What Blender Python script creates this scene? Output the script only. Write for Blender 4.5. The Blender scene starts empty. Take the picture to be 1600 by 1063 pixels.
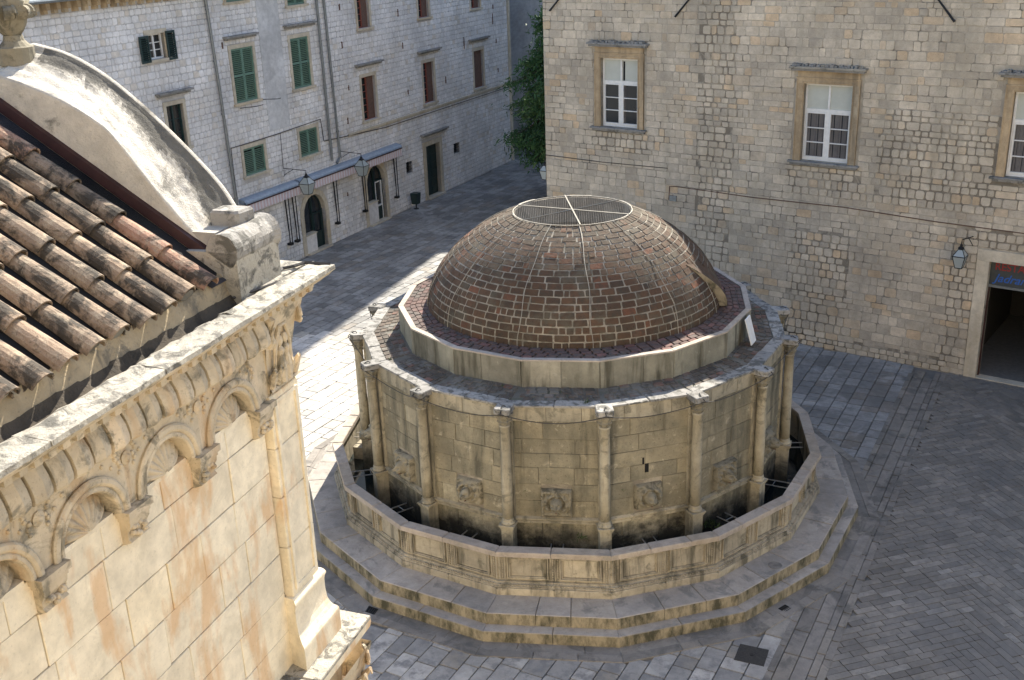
import bpy, math, random
from mathutils import Vector, Matrix
R_ = math.radians
sin, cos, pi = math.sin, math.cos, math.pi
rnd = random.Random(7)
scene = bpy.context.scene
col = scene.collection
V = Vector

# ------------------------------------------------------------------ camera
CAM = V((0.0, -21.4366, 11.5683))
FW = V((-0.054403, 0.932141, -0.357986)).normalized()
RT = V((0.998400, 0.045245, -0.033918)).normalized()
UP = RT.cross(FW).normalized()
cd = bpy.data.cameras.new("camera"); cam = bpy.data.objects.new("camera", cd); col.objects.link(cam)
m = Matrix((RT, UP, -FW)).transposed().to_4x4(); m.translation = CAM
cam.matrix_world = m
cd.sensor_width = 36; cd.lens = 38.589; cd.clip_start = 0.05; cd.clip_end = 2000
scene.camera = cam
# ------------------------------------------------------------------ light
SUN_AZ, SUN_EL = R_(15.7), R_(38.0)
w = bpy.data.worlds.new("World"); scene.world = w; w.use_nodes = True
nt = w.node_tree; bg = nt.nodes["Background"]
sky = nt.nodes.new("ShaderNodeTexSky"); sky.sky_type = 'NISHITA'; sky.sun_disc = False
sky.sun_elevation = SUN_EL; sky.sun_rotation = SUN_AZ; sky.air_density = 1.0; sky.dust_density = 1.2; sky.ozone_density = 1.2
nt.links.new(sky.outputs[0], bg.inputs[0]); bg.inputs[1].default_value = 0.115
sl = bpy.data.lights.new("sun", 'SUN'); sl.energy = 5.0; sl.angle = R_(0.42); sl.color = (1.0, 0.92, 0.79)
so = bpy.data.objects.new("sun", sl); col.objects.link(so)
SD = V((sin(SUN_AZ)*cos(SUN_EL), cos(SUN_AZ)*cos(SUN_EL), sin(SUN_EL)))
so.rotation_mode = 'QUATERNION'; so.rotation_quaternion = SD.to_track_quat('Z', 'Y'); so.location = SD*60
vs = scene.view_settings
vs.view_transform = 'Standard'; vs.look = 'None'; vs.gamma = 1; vs.exposure = 1.52; vs.use_curve_mapping = False
try:
    scene.cycles.max_bounces = 8; scene.cycles.diffuse_bounces = 5
except Exception: pass

# ------------------------------------------------------------------ materials
def nd(nt, t, **kw):
    n = nt.nodes.new(t)
    for k, v in kw.items(): setattr(n, k, v)
    return n
def noise(nt, vec, scale, detail=4, rough=.55, dist=0):
    n = nd(nt, "ShaderNodeTexNoise"); n.inputs["Scale"].default_value = scale
    n.inputs["Detail"].default_value = detail; n.inputs["Roughness"].default_value = rough; n.inputs["Distortion"].default_value = dist
    nt.links.new(vec, n.inputs["Vector"]); return n.outputs["Fac"]
def mrange(nt, val, a, b, c=0., d=1.):
    n = nd(nt, "ShaderNodeMapRange"); n.inputs[1].default_value = a; n.inputs[2].default_value = b
    n.inputs[3].default_value = c; n.inputs[4].default_value = d; nt.links.new(val, n.inputs[0]); return n.outputs[0]
def mixc(nt, fac, a, b, mode='MIX'):
    n = nd(nt, "ShaderNodeMix", data_type='RGBA', blend_type=mode)
    for sock, v in ((0, fac), (6, a), (7, b)):
        if isinstance(v, (int, float)): n.inputs[sock].default_value = v
        elif isinstance(v, tuple): n.inputs[sock].default_value = (*v[:3], 1)
        else: nt.links.new(v, n.inputs[sock])
    return n.outputs[2]
def math_(nt, op, a, b=None):
    n = nd(nt, "ShaderNodeMath", operation=op)
    for i, v in enumerate((a, b)):
        if v is None: continue
        if isinstance(v, (int, float)): n.inputs[i].default_value = v
        else: nt.links.new(v, n.inputs[i])
    return n.outputs[0]
MATS = {}
def stone(name, c1, c2, c3, rough=.88, streak=None, patch=None, bump=.5, bscale=1., var=(.80, 1.14), speck=.25, side=None, low=None, blotch=None, odd=.80, high=None):
    """procedural stone: two tones per piece, third odd tone, noise, rain streaks, lichen patches, relief"""
    m = bpy.data.materials.new(name); m.use_nodes = True; nt = m.node_tree
    b = nt.nodes["Principled BSDF"]; b.inputs["Roughness"].default_value = rough
    b.inputs["Specular IOR Level"].default_value = .25
    geo = nd(nt, "ShaderNodeNewGeometry"); pos = geo.outputs["Position"]
    at = nd(nt, "ShaderNodeAttribute", attribute_name="tone")
    sp = nd(nt, "ShaderNodeSeparateColor"); nt.links.new(at.outputs["Color"], sp.inputs[0])
    off = nd(nt, "ShaderNodeVectorMath", operation='MULTIPLY_ADD')
    nt.links.new(at.outputs["Color"], off.inputs[0]); off.inputs[1].default_value = (7, 13, 19); nt.links.new(pos, off.inputs[2])
    pv = off.outputs[0]
    c = mixc(nt, sp.outputs[0], c1, c2)
    c = mixc(nt, mrange(nt, sp.outputs[1], odd, odd+.12, 0, .85), c, c3)
    n1 = mrange(nt, noise(nt, pos, .7, 5), .3, .7, var[0], var[1])
    n2 = mrange(nt, noise(nt, pv, 5.5*bscale, 8, .68), .3, .72, .78, 1.14)
    v = math_(nt, 'MULTIPLY', n1, n2)
    cc = nd(nt, "ShaderNodeCombineColor")
    for i in range(3): nt.links.new(v, cc.inputs[i])
    c = mixc(nt, 1.0, c, cc.outputs[0], 'MULTIPLY')
    if blotch:   # (colour, amount, scale) worn patches of an individual piece
        c = mixc(nt, mrange(nt, noise(nt, pv, blotch[2], 6, .7), .5, .62, 0, blotch[1]), c, blotch[0])
    if patch:
        c = mixc(nt, mrange(nt, noise(nt, pos, patch[2], 7, .68, .6), patch[3] if len(patch) > 3 else .52, (patch[3] if len(patch) > 3 else .52)+.1, 0, patch[1]), c, patch[0])
    if streak:
        mp = nd(nt, "ShaderNodeMapping"); mp.inputs["Scale"].default_value = (streak[2], streak[2], streak[2]*(streak[4] if len(streak) > 4 else .13))
        nt.links.new(pos, mp.inputs[0])
        st = streak[3] if len(streak) > 3 else .50
        s = mrange(nt, noise(nt, mp.outputs[0], 1.0, 5, .6, .3), st, st+(.09 if len(streak) > 3 else .16), 0, streak[1])
        c = mixc(nt, s, c, streak[0])
    if low:      # algae / wet stain below a height, edge broken by noise: (colour, z, amount)
        sx = nd(nt, "ShaderNodeSeparateXYZ"); nt.links.new(pos, sx.inputs[0])
        z = math_(nt, 'ADD', sx.outputs[2], mrange(nt, noise(nt, pos, 2.2, 6, .7), .25, .75, -.5, .5))
        c = mixc(nt, mrange(nt, z, low[1]-.35, low[1]+.25, low[2], 0), c, low[0])
    if high:     # greyer tone toward the upper courses, edge broken by noise
        sx = nd(nt, "ShaderNodeSeparateXYZ"); nt.links.new(pos, sx.inputs[0])
        z = math_(nt, 'ADD', sx.outputs[2], mrange(nt, noise(nt, pos, 2.6, 6, .7), .25, .75, -.5, .5))
        c = mixc(nt, mrange(nt, z, high[1]-.2, high[1]+.5, 0, high[2]), c, high[0])
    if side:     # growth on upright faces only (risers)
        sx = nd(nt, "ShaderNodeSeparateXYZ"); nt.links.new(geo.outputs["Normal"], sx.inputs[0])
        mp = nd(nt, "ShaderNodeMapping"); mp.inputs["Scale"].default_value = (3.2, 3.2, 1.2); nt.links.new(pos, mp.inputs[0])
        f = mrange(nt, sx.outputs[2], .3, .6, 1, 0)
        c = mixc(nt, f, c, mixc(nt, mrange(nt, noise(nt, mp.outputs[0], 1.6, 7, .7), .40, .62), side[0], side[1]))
    sp2 = mrange(nt, noise(nt, pv, 38*bscale, 3, .6), .28, .40, 1-speck, 1)
    cc = nd(nt, "ShaderNodeCombineColor")
    for i in range(3): nt.links.new(sp2, cc.inputs[i])
    c = mixc(nt, 1.0, c, cc.outputs[0], 'MULTIPLY')
    nt.links.new(c, b.inputs["Base Color"])
    h = math_(nt, 'ADD', noise(nt, pv, 11*bscale, 8, .7), math_(nt, 'MULTIPLY', noise(nt, pv, 60*bscale, 4, .7), .35))
    bp = nd(nt, "ShaderNodeBump"); bp.inputs["Strength"].default_value = bump; bp.inputs["Distance"].default_value = .02/bscale
    nt.links.new(h, bp.inputs["Height"]); nt.links.new(bp.outputs[0], b.inputs["Normal"])
    MATS[name] = m; return m
def plain(name, c, rough=.6, metal=0., var=.25, scale=9., bump=.15, emis=None):
    m = bpy.data.materials.new(name); m.use_nodes = True; nt = m.node_tree; b = nt.nodes["Principled BSDF"]
    b.inputs["Roughness"].default_value = rough; b.inputs["Metallic"].default_value = metal
    geo = nd(nt, "ShaderNodeNewGeometry"); pos = geo.outputs["Position"]
    n = noise(nt, pos, scale, 6, .65)
    dk = tuple(x*(1-var) for x in c); lt = tuple(min(1, x*(1+var*.6)) for x in c)
    nt.links.new(mixc(nt, mrange(nt, n, .3, .7), dk, lt), b.inputs["Base Color"])
    bp = nd(nt, "ShaderNodeBump"); bp.inputs["Strength"].default_value = bump; bp.inputs["Distance"].default_value = .01
    nt.links.new(noise(nt, pos, scale*4, 4), bp.inputs["Height"]); nt.links.new(bp.outputs[0], b.inputs["Normal"])
    MATS[name] = m; return m

stone('mat_rubble_right', (.63, .55, .43), (.46, .405, .325), (.60, .45, .29), streak=((.31, .28, .22), .45, 1.2), patch=((.46, .385, .28), .45, .8), bump=.7, speck=.35, odd=.84, var=(.74, 1.14))
stone('mat_mortar_pale', (.42, .375, .30), (.38, .34, .28), (.42, .38, .3), patch=((.15, .135, .11), .85, 1.3, .51), bump=.6)
stone('mat_mortar_dark', (.24, .21, .165), (.20, .175, .14), (.26, .23, .18), patch=((.38, .34, .27), .85, 1.8, .47), bump=.7)
stone('mat_rubble_left', (.80, .78, .76), (.68, .67, .66), (.66, .60, .52), streak=((.42, .42, .42), .3, .9), patch=((.62, .58, .52), .35, .6), bump=.5, odd=.84)
stone('mat_mortar_left', (.55, .53, .51), (.5, .49, .48), (.53, .52, .5), patch=((.30, .30, .29), .6, 1.1), bump=.5)
stone('mat_plaster_left', (.58, .58, .575), (.54, .54, .535), (.55, .54, .53), patch=((.36, .36, .36), .55, 1.3), bump=.5)
stone('mat_ochre_stone', (.50, .385, .245), (.43, .33, .21), (.52, .44, .32), streak=((.19, .15, .10), .7, 2.5), patch=((.30, .22, .13), .5, 3.), bump=.4)
stone('mat_grey_stone', (.30, .29, .27), (.24, .24, .23), (.33, .30, .24), patch=((.10, .10, .09), .8, 4.), bump=.6)
stone('mat_pale_stone', (.58, .52, .41), (.52, .46, .36), (.56, .46, .32), streak=((.38, .30, .19), .4, 2.), bump=.35)
stone('mat_fountain_wall', (.345, .30, .205), (.255, .23, .165), (.45, .40, .285), streak=((.085, .08, .06), .9, 2.6), patch=((.50, .445, .33), .75, 4.2, .585), blotch=((.15, .14, .105), .6, 1.6), low=((.02, .019, .015), 1.26, .95), bump=.8, speck=.5, odd=.86, var=(.55, 1.22))
stone('mat_fountain_light', (.44, .39, .285), (.36, .325, .245), (.49, .43, .31), streak=((.12, .112, .085), .8, 4.2), patch=((.15, .14, .105), .75, 4., .53), low=((.05, .048, .036), .98, .85), bump=.7, var=(.66, 1.18))
stone('mat_relief', (.25, .225, .165), (.20, .18, .135), (.33, .295, .215), patch=((.06, .056, .042), .7, 6., .50), low=((.06, .056, .04), 1.0, .5), bump=.45, bscale=1.6)
stone('mat_parapet', (.44, .385, .285), (.375, .33, .25), (.49, .425, .31), streak=((.07, .066, .048), .8, 5.5), patch=((.13, .122, .085), .65, 4., .55), bump=.7, var=(.75, 1.14))
stone('mat_coping', (.45, .385, .32), (.38, .33, .28), (.42, .35, .27), patch=((.25, .225, .185), .6, 4.), bump=.4, var=(.84, 1.12))
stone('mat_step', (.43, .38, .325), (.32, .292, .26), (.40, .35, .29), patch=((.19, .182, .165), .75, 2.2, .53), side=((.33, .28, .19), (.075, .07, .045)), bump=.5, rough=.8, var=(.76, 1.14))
stone('mat_deck_grey', (.34, .325, .295), (.27, .26, .24), (.40, .38, .34), patch=((.085, .083, .072), .85, 6., .48), bump=.9)
stone('mat_ring', (.28, .265, .205), (.21, .20, .16), (.36, .335, .265), streak=((.07, .066, .048), .9, 3.6), patch=((.42, .40, .33), .5, 3.6, .60), bump=.7, var=(.65, 1.2))
stone('mat_brick_dome', (.115, .067, .040), (.075, .050, .034), (.18, .078, .045), patch=((.10, .09, .065), .65, 2.0, .52), blotch=((.05, .045, .035), .7, 7.), bump=1., speck=.55, odd=.87, high=((.14, .125, .095), 5.8, .55))
stone('mat_mortar_dome', (.34, .305, .245), (.30, .27, .22), (.38, .35, .29), patch=((.14, .13, .10), .8, 3.2, .48), bump=.6)
stone('mat_brick_roof', (.155, .095, .08), (.115, .085, .075), (.20, .10, .085), patch=((.11, .105, .09), .75, 1.5, .51), blotch=((.055, .05, .045), .6, 4.), bump=.7, speck=.35, odd=.80)
stone('mat_mortar_roof', (.17, .155, .13), (.12, .115, .095), (.2, .18, .15), patch=((.07, .08, .04), .6, 2.5), bump=.7)
stone('mat_slab_lit_tone', (.66, .63, .58), (.33, .32, .30), (.40, .365, .30), blotch=((.27, .265, .26), .8, 3.), patch=((.40, .39, .37), .4, .8), bump=.4, rough=.7, var=(.78, 1.12))  # paving copy lightened for the sunlit part of the plaza
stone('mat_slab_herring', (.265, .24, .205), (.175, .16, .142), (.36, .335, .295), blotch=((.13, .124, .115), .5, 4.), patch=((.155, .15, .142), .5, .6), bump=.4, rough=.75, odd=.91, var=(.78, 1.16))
stone('mat_slab_gutter', (.27, .245, .215), (.19, .175, .155), (.28, .25, .21), patch=((.11, .105, .095), .75, 1.6, .5), bump=.4, rough=.7)
stone('mat_brick_deck', (.15, .115, .088), (.10, .085, .07), (.24, .12, .085), patch=((.20, .19, .165), .8, 1.8, .50), blotch=((.06, .058, .05), .7, 4.), bump=.9, speck=.4, odd=.86)
stone('mat_gutter_dirt', (.085, .07, .052), (.07, .058, .042), (.08, .07, .055), patch=((.03, .027, .022), .7, 4., .5), bump=.8)
stone('mat_slab_front_shade_tone', (.47, .445, .405), (.24, .23, .215), (.30, .27, .225), blotch=((.18, .175, .17), .85, 3.), patch=((.27, .26, .245), .45, .8), bump=.4, rough=.7, var=(.76, 1.12))  # same paving stone, toned down for the shaded foreground
stone('mat_slab_shade_tone', (.33, .325, .31), (.19, .187, .18), (.24, .215, .185), blotch=((.15, .15, .148), .7, 3.), patch=((.42, .415, .40), .6, .55, .54), bump=.4, rough=.66, var=(.74, 1.16))  # same paving stone, shade of street and right side put into its colour
stone('mat_foliage', (.085, .185, .065), (.03, .075, .035), (.15, .23, .08), bump=.1, speck=.1, odd=.85, rough=.6)
stone('mat_ground', (.20, .19, .175), (.18, .175, .16), (.2, .2, .18), patch=((.11, .11, .10), .6, 1.), bump=.3)
stone('mat_church', (.84, .75, .575), (.78, .69, .525), (.84, .73, .53), streak=((.60, .36, .17), .62, 2.3, .53, .36), patch=((.58, .51, .38), .5, 2.6), bump=.35, speck=.15, var=(.88, 1.06))
stone('mat_church_carved', (.64, .54, .39), (.54, .46, .335), (.68, .56, .40), patch=((.17, .155, .115), .8, 4.5, .52), streak=((.46, .30, .16), .45, 4., .57), bump=.7, var=(.78, 1.1))
stone('mat_church_top', (.46, .43, .36), (.38, .355, .30), (.45, .42, .35), patch=((.12, .115, .10), .9, 8., .49), bump=1., speck=.5)
stone('mat_church_render', (.40, .32, .205), (.33, .27, .18), (.43, .36, .24), patch=((.12, .11, .09), .8, 4., .50), bump=.6)
stone('mat_gable', (.62, .58, .50), (.060, .058, .050), (.60, .56, .48), patch=((.10, .096, .08), .75, 2.6, .57), bump=1.1, bscale=1.4, odd=2)
stone('mat_tile', (.32, .235, .165), (.22, .17, .125), (.38, .215, .15), patch=((.045, .04, .033), .92, 5.0, .46), blotch=((.40, .34, .25), .5, 12.), bump=.8, speck=.45, odd=.90)
stone('mat_far_plaster', (.42, .41, .40), (.38, .375, .37), (.4, .4, .4), patch=((.3, .3, .3), .5, .5), bump=.2)
stone('mat_city_wall', (.50, .43, .325), (.44, .38, .29), (.46, .39, .28), bump=.5)
plain('mat_green_shutter', (.125, .225, .175), .5); plain('mat_dark_shutter', (.012, .035, .035), .5)
plain('mat_brown_wood', (.24, .065, .04), .5); plain('mat_white_paint', (.72, .72, .70), .4, var=.12)
plain('mat_dark_green', (.012, .03, .028), .45); plain('mat_black_iron', (.015, .016, .017), .5, .4)
plain('mat_rust', (.13, .075, .055), .8); plain('mat_pipe', (.20, .22, .23), .45, .5)
plain('mat_cable', (.05, .045, .04), .7); plain('mat_blind', (.47, .49, .44), .6, var=.1, scale=3)
plain('mat_curtain', (.13, .12, .115), .9, scale=3); plain('mat_interior', (.006, .006, .006), .95); plain('mat_room_floor', (.17, .165, .155), .7)
plain('mat_awning_metal', (.24, .30, .37), .5, .15); plain('mat_valance_pink', (.60, .46, .46), .8, var=.1); plain('mat_valance_white', (.66, .64, .66), .8, var=.1)
plain('mat_flashing', (.045, .017, .016), .5, .1, var=.35); plain('mat_valley', (.05, .055, .07), .45, .3)
plain('mat_red', (.30, .025, .025), .5, var=.05); plain('mat_blue', (.02, .11, .42), .5, var=.05)
plain('mat_sign_dark', (.055, .062, .062), .35, var=.2); plain('mat_rail', (.32, .30, .26), .5, .4)
plain('mat_strap', (.36, .33, .27), .6, .1); plain('mat_leaf', (.045, .105, .04), .65, var=.45, scale=3.); plain('mat_leaf_dark', (.016, .045, .024), .65, var=.45, scale=3.)
plain('mat_bark', (.09, .07, .05), .9); plain('mat_moss', (.07, .10, .03), .9, var=.5, scale=30)
plain('mat_lamp_glass', (.34, .38, .38), .15, var=.08, scale=3)
plain('mat_cover', (.045, .042, .038), .8, .2, var=.4, scale=40)
def glass(name, c):
    m = plain(name, c, .07, 0, var=.3, scale=1.2, bump=.02); m.node_tree.nodes["Principled BSDF"].inputs["Specular IOR Level"].default_value = .6; return m
glass('mat_glass', (.02, .024, .028)); glass('mat_water', (.012, .018, .018))

# ------------------------------------------------------------------ mesh helpers
class MB:
    def __init__(s): s.v = []; s.f = []; s.t = []; s.sm = False
    def add(s, verts, faces, tone=None):
        o = len(s.v); s.v += [tuple(x) for x in verts]; s.f += [tuple(i+o for i in f) for f in faces]
        if tone is None: tone = (.3, .3, .5)
        s.t += [tone]*len(faces); return s
    def hexa(s, a, tone=None):   # 8 corners: bottom 4 ccw (seen from top), top 4
        return s.add(a, [(3, 2, 1, 0), (4, 5, 6, 7), (0, 1, 5, 4), (1, 2, 6, 5), (2, 3, 7, 6), (3, 0, 4, 7)], tone)
    def box(s, P, U, W, N, u0, u1, w0, w1, n0, n1, tone=None):
        """box in frame P + u*U + w*W + n*N"""
        q = lambda u, w_, n: P+U*u+W*w_+N*n
        return s.hexa([q(u0, w0, n0), q(u1, w0, n0), q(u1, w1, n0), q(u0, w1, n0), q(u0, w0, n1), q(u1, w0, n1), q(u1, w1, n1), q(u0, w1, n1)], tone)
    def tube(s, pts, r, n=6, tone=None, cap=True):
        pts = [V(p) for p in pts]; rs = r if isinstance(r, (list, tuple)) else [r]*len(pts)
        vs, fs = [], []
        for i, p in enumerate(pts):
            d = (pts[min(i+1, len(pts)-1)]-pts[max(i-1, 0)]).normalized()
            a = d.cross(V((0, 0, 1)))
            if a.length < .05: a = d.cross(V((1, 0, 0)))
            a.normalize(); b = d.cross(a)
            for k in range(n): an = 2*pi*k/n; vs.append(p+(a*cos(an)+b*sin(an))*rs[i])
        for i in range(len(pts)-1):
            for k in range(n):
                fs.append((i*n+k, (i+1)*n+k, (i+1)*n+(k+1) % n, i*n+(k+1) % n))
        if cap: fs.append(tuple(range(n))); fs.append(tuple((len(pts)-1)*n+k for k in range(n))[::-1])
        return s.add(vs, fs, tone)
    def lathe(s, c, prof, n=12, axis=None, tone=None, cap=True, a0=0):
        """prof = [(r, h)] round axis Z (or given frame (X,Y,Z))"""
        X, Y, Z = axis or (V((1, 0, 0)), V((0, 1, 0)), V((0, 0, 1)))
        c = V(c); vs, fs = [], []
        for r, h in prof:
            for k in range(n): an = a0+2*pi*k/n; vs.append(c+X*(r*cos(an))+Y*(r*sin(an))+Z*h)
        for i in range(len(prof)-1):
            for k in range(n): fs.append((i*n+k, i*n+(k+1) % n, (i+1)*n+(k+1) % n, (i+1)*n+k))
        if cap: fs.append(tuple(range(n))[::-1]); fs.append(tuple((len(prof)-1)*n+k for k in range(n)))
        return s.add(vs, fs, tone)
    def strip(s, rows, tone=None, closed=False):
        n = len(rows[0]); vs = [p for r in rows for p in r]; fs = []
        for i in range(len(rows)-1):
            for k in range(n-1+(1 if closed else 0)):
                fs.append((i*n+k, i*n+(k+1) % n, (i+1)*n+(k+1) % n, (i+1)*n+k))
        return s.add(vs, fs, tone)
def wloc(o):
    p = V((0, 0, 0))
    while o is not None: p = p+o.location; o = o.parent
    return p
def obj(name, mb, mat, parent=None, kind=None, smooth=False, loc=None):
    me = bpy.data.meshes.new(name)
    base = wloc(parent) if parent else V((0, 0, 0))
    if loc is None:
        loc = V((0, 0, 0))
        if mb.v:
            xs = [v[0] for v in mb.v]; ys = [v[1] for v in mb.v]; zs = [v[2] for v in mb.v]
            loc = V(((min(xs)+max(xs))/2, (min(ys)+max(ys))/2, min(zs)))
    loc = V(loc)
    me.from_pydata([(v[0]-loc.x, v[1]-loc.y, v[2]-loc.z) for v in mb.v], [], mb.f)
    ca = me.color_attributes.new("tone", 'FLOAT_COLOR', 'CORNER')
    data = []
    for f, t in zip(mb.f, mb.t): data += [t[0], t[1], t[2], 1.0]*len(f)
    if len(data) == len(ca.data)*4: ca.data.foreach_set("color", data)
    if smooth:
        me.polygons.foreach_set("use_smooth", [True]*len(me.polygons))
    me.materials.append(MATS[mat]); me.update()
    o = bpy.data.objects.new(name, me); col.objects.link(o)
    if parent is not None: o.parent = parent
    o.location = loc-base
    if kind: o["kind"] = kind
    return o
def thing(name, label, cat, loc=(0, 0, 0), group=None):
    o = bpy.data.objects.new(name, None); col.objects.link(o); o.location = loc; o.empty_display_size = .2
    o["label"] = label; o["category"] = cat
    if group: o["group"] = group
    return o
def rt(r=rnd): return (r.random(), r.random(), r.random())
def nrm4(q): return (q[1]-q[0]).cross(q[3]-q[0]).normalized()
def piece(quad, n, h0, h1, inset, cut=.18, jit=0., tone=None, mid=False, r=rnd):
    """one stone: rounded quad outline raised from h0 to h1 along n.  returns (verts, faces, tone, centre)"""
    q = [V(p) for p in quad]; c = sum(q, V((0, 0, 0)))/4
    if jit:
        e1 = (q[1]-q[0]).normalized(); e2 = (q[3]-q[0]).normalized()
        q = [p+e1*r.uniform(-jit, jit)+e2*r.uniform(-jit, jit) for p in q]
    out = []
    if cut > 0:
        for i in range(4):
            p, a, b = q[i], q[i-1], q[(i+1) % 4]
            k = cut*min((a-p).length, (b-p).length)*r.uniform(.6, 1.3)
            out.append(p+(a-p).normalized()*k); out.append(p+(b-p).normalized()*k)
    else: out = q
    m_ = len(out)
    tops = [p+(c-p).normalized()*inset*(1.25 if cut <= 0 else 1) for p in out]
    vs = [p+n*h0 for p in out]
    fs = []
    if mid:
        vs += [p+n*(h1-inset) for p in out]; vs += [p+n*h1 for p in tops]; L = 3
    else:
        vs += [p+n*h1 for p in tops]; L = 2
    for l in range(L-1):
        for k in range(m_): fs.append((l*m_+k, l*m_+(k+1) % m_, (l+1)*m_+(k+1) % m_, (l+1)*m_+k))
    fs.append(tuple((L-1)*m_+k for k in range(m_)))
    return (vs, fs, tone or rt(r), c+n*h1)
def inview(p):
    d = p-CAM; z = d.dot(FW)
    if z < .3: return False
    x = d.dot(RT)/z; y = d.dot(UP)/z
    return abs(x) < .478 and abs(y) < .320
def emit(pieces, name, mat, parent, limit=300, stuffname=None, facing=None):
    def key(p):
        return (0 if inview(p[3]) and (facing is None or facing(p)) else 1, (p[3]-CAM).length)
    ps = sorted(pieces, key=key)
    for p in ps[:limit]:
        mb = MB(); mb.add(p[0], p[1], p[2]); obj(name, mb, mat, parent)
    if len(ps) > limit:
        mb = MB()
        for p in ps[limit:]: mb.add(p[0], p[1], p[2])
        obj(stuffname or name+'_mass', mb, mat, parent, kind='stuff')
def rows_layout(W0, W1, z0, z1, hr, wr, r, openings=(), gap=.012):
    """courses of stones; returns (u0,u1,z0,z1) clipped against openings"""
    res = []; z = z0
    while z < z1-.03:
        h = min(r.uniform(*hr), z1-z)
        if z1-(z+h) < hr[0]*.5: h = z1-z
        free = [(W0, W1)]
        for (a, b, c, d) in openings:
            ov = min(z+h, d)-max(z, c)
            if ov > .22*h:
                nf = []
                for (s, e) in free:
                    if a >= e or b <= s: nf.append((s, e)); continue
                    if a-s > .04: nf.append((s, a))
                    if e-b > .04: nf.append((b, e))
                free = nf
        for (s, e) in free:
            u = s
            first = True
            while u < e-.02:
                wd = r.uniform(*wr)
                if first and s == W0: wd *= r.uniform(.4, 1)
                first = False
                wd = min(wd, e-u)
                if e-(u+wd) < wr[0]*.6: wd = e-u
                res.append((u+gap/2, u+wd-gap/2, z+gap/2, z+h-gap/2)); u += wd
        z += h
    return res
ZV = V((0, 0, 1))
class Wall:
    def __init__(s, O, ang):
        s.O = V((O[0], O[1], 0)); a = R_(ang); s.U = V((cos(a), sin(a), 0)); s.N = V((s.U.y, -s.U.x, 0))
    def p(s, u, z, n=0): return s.O+s.U*u+ZV*z+s.N*n
    def box(s, mb, u0, u1, z0, z1, n0, n1, tone=None): return mb.box(s.O, s.U, ZV, s.N, u0, u1, z0, z1, n0, n1, tone)
    def quad(s, u0, u1, z0, z1): return [s.p(u0, z0), s.p(u1, z0), s.p(u1, z1), s.p(u0, z1)]
    def panel(s, mb, u0, u1, z0, z1, holes, n0, n1, tone=None):
        """solid wall slab with rectangular holes (grid of boxes, non overlapping)"""
        us = sorted({u0, u1, *[h[0] for h in holes], *[h[1] for h in holes]}); us = [u for u in us if u0 <= u <= u1]
        for i in range(len(us)-1):
            a, b = us[i], us[i+1]; mid = (a+b)/2
            hs = sorted([(h[2], h[3]) for h in holes if h[0] < mid < h[1]]); z = z0
            for c, d in hs:
                if c > z+1e-4: s.box(mb, a, b, z, c, n0, n1, tone)
                z = max(z, d)
            if z1 > z+1e-4: s.box(mb, a, b, z, z1, n0, n1, tone)

# ================================================================== GROUND
mb = MB(); S = 600
mb.add([(-S, -S, -.035), (S, -S, -.035), (S, S, -.035), (-S, S, -.035)], [(0, 1, 2, 3)])
ground = obj('ground', mb, 'mat_ground', kind='structure', loc=(0, 0, -.035))
PH = 0.1217
def fr(R, a, z=0, ox=0.): return V((R*sin(a)+ox, -R*cos(a), z))
def hexR(x, y, R):    # is point inside 16-gon of vertex radius R
    a = math.atan2(x, -y)-PH; a = (a % (pi/8))-pi/16
    return math.hypot(x, y)*cos(a) < R*cos(pi/16)
LW = Wall((-9.49, 18.85), 67.1)
RW = Wall((-.72, 12.78), -33.3)
CA = R_(16.2); CU = V((sin(CA), cos(CA), 0)); CN = V((cos(CA), -sin(CA), 0)); CO = V((-2.33, -13.2, 0))
def Lc(s, t, z): return CO+CU*s+CN*t+ZV*z
def side_of(x, y, A, B): return (B[0]-A[0])*(y-A[1])-(B[1]-A[1])*(x-A[0])   # >0 left of A->B
CHL = ((3.02, -6.71), (8.80, 5.55)); 
def chan(off, t):    # point along the drain channel: off = metres right of its left edge
    A, B = V((3.02, -6.71, 0)), V((8.80, 5.55, 0)); d = (B-A).normalized(); nn = V((d.y, -d.x, 0)); return A+d*t+nn*off
def blocked(x, y):
    if hexR(x, y, 6.2): return True
    p = V((x, y, 0))
    if (p-LW.O).dot(LW.N) < .0: return True
    q = p-RW.O
    if q.dot(RW.N) < 0 and q.dot(RW.U) > 0: return True
    d = p-CO; s_, t_ = d.dot(CU), d.dot(CN)
    if s_ < 0 and t_ < .3: return True
    return False
# ---- square slab paving, long strips parallel to the channel
pav = bpy.data.objects.new('plaza_paving', None); col.objects.link(pav); pav['kind'] = 'structure'
r1 = random.Random(11); P = []
dU = V((cos(R_(64.6)), sin(R_(64.6)), 0)); dN = V((dU.y, -dU.x, 0)); base0 = chan(0, 0)
off = 0.
while off > -26:
    wdt = r1.uniform(.26, .42); t = -8+r1.uniform(0, .4)
    far = 0
    while t < 46:
        ln = r1.uniform(.3, .66)
        if r1.random() < .12: ln *= 1.5
        c = base0+dU*(t+ln/2)+dN*(off-wdt/2)
        if not blocked(c.x, c.y) and c.y > -14 and (inview(c) or c.length < 14):
            g_ = .008
            a0 = base0+dU*(t+g_)+dN*(off-wdt+g_); 
            q = [a0, a0+dN*(wdt-2*g_), a0+dN*(wdt-2*g_)+dU*(ln-2*g_), a0+dU*(ln-2*g_)]
            hh = r1.uniform(-.003, .003)
            tn = rt(r1); tn = (min(1, tn[0]**1.3), tn[1], tn[2])
            P.append(piece(q, ZV, -.03, hh, .006, .05, .004, tn, r=r1))
        t += ln
    off -= wdt
dk = lambda p: p[3].y > 9.5 or (p[3].x > 2.6 and p[3].y > -3.2)  # slabs in the shaded zones, given the darker copy
fr_ = lambda p: p[3].y < -4.2
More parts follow.
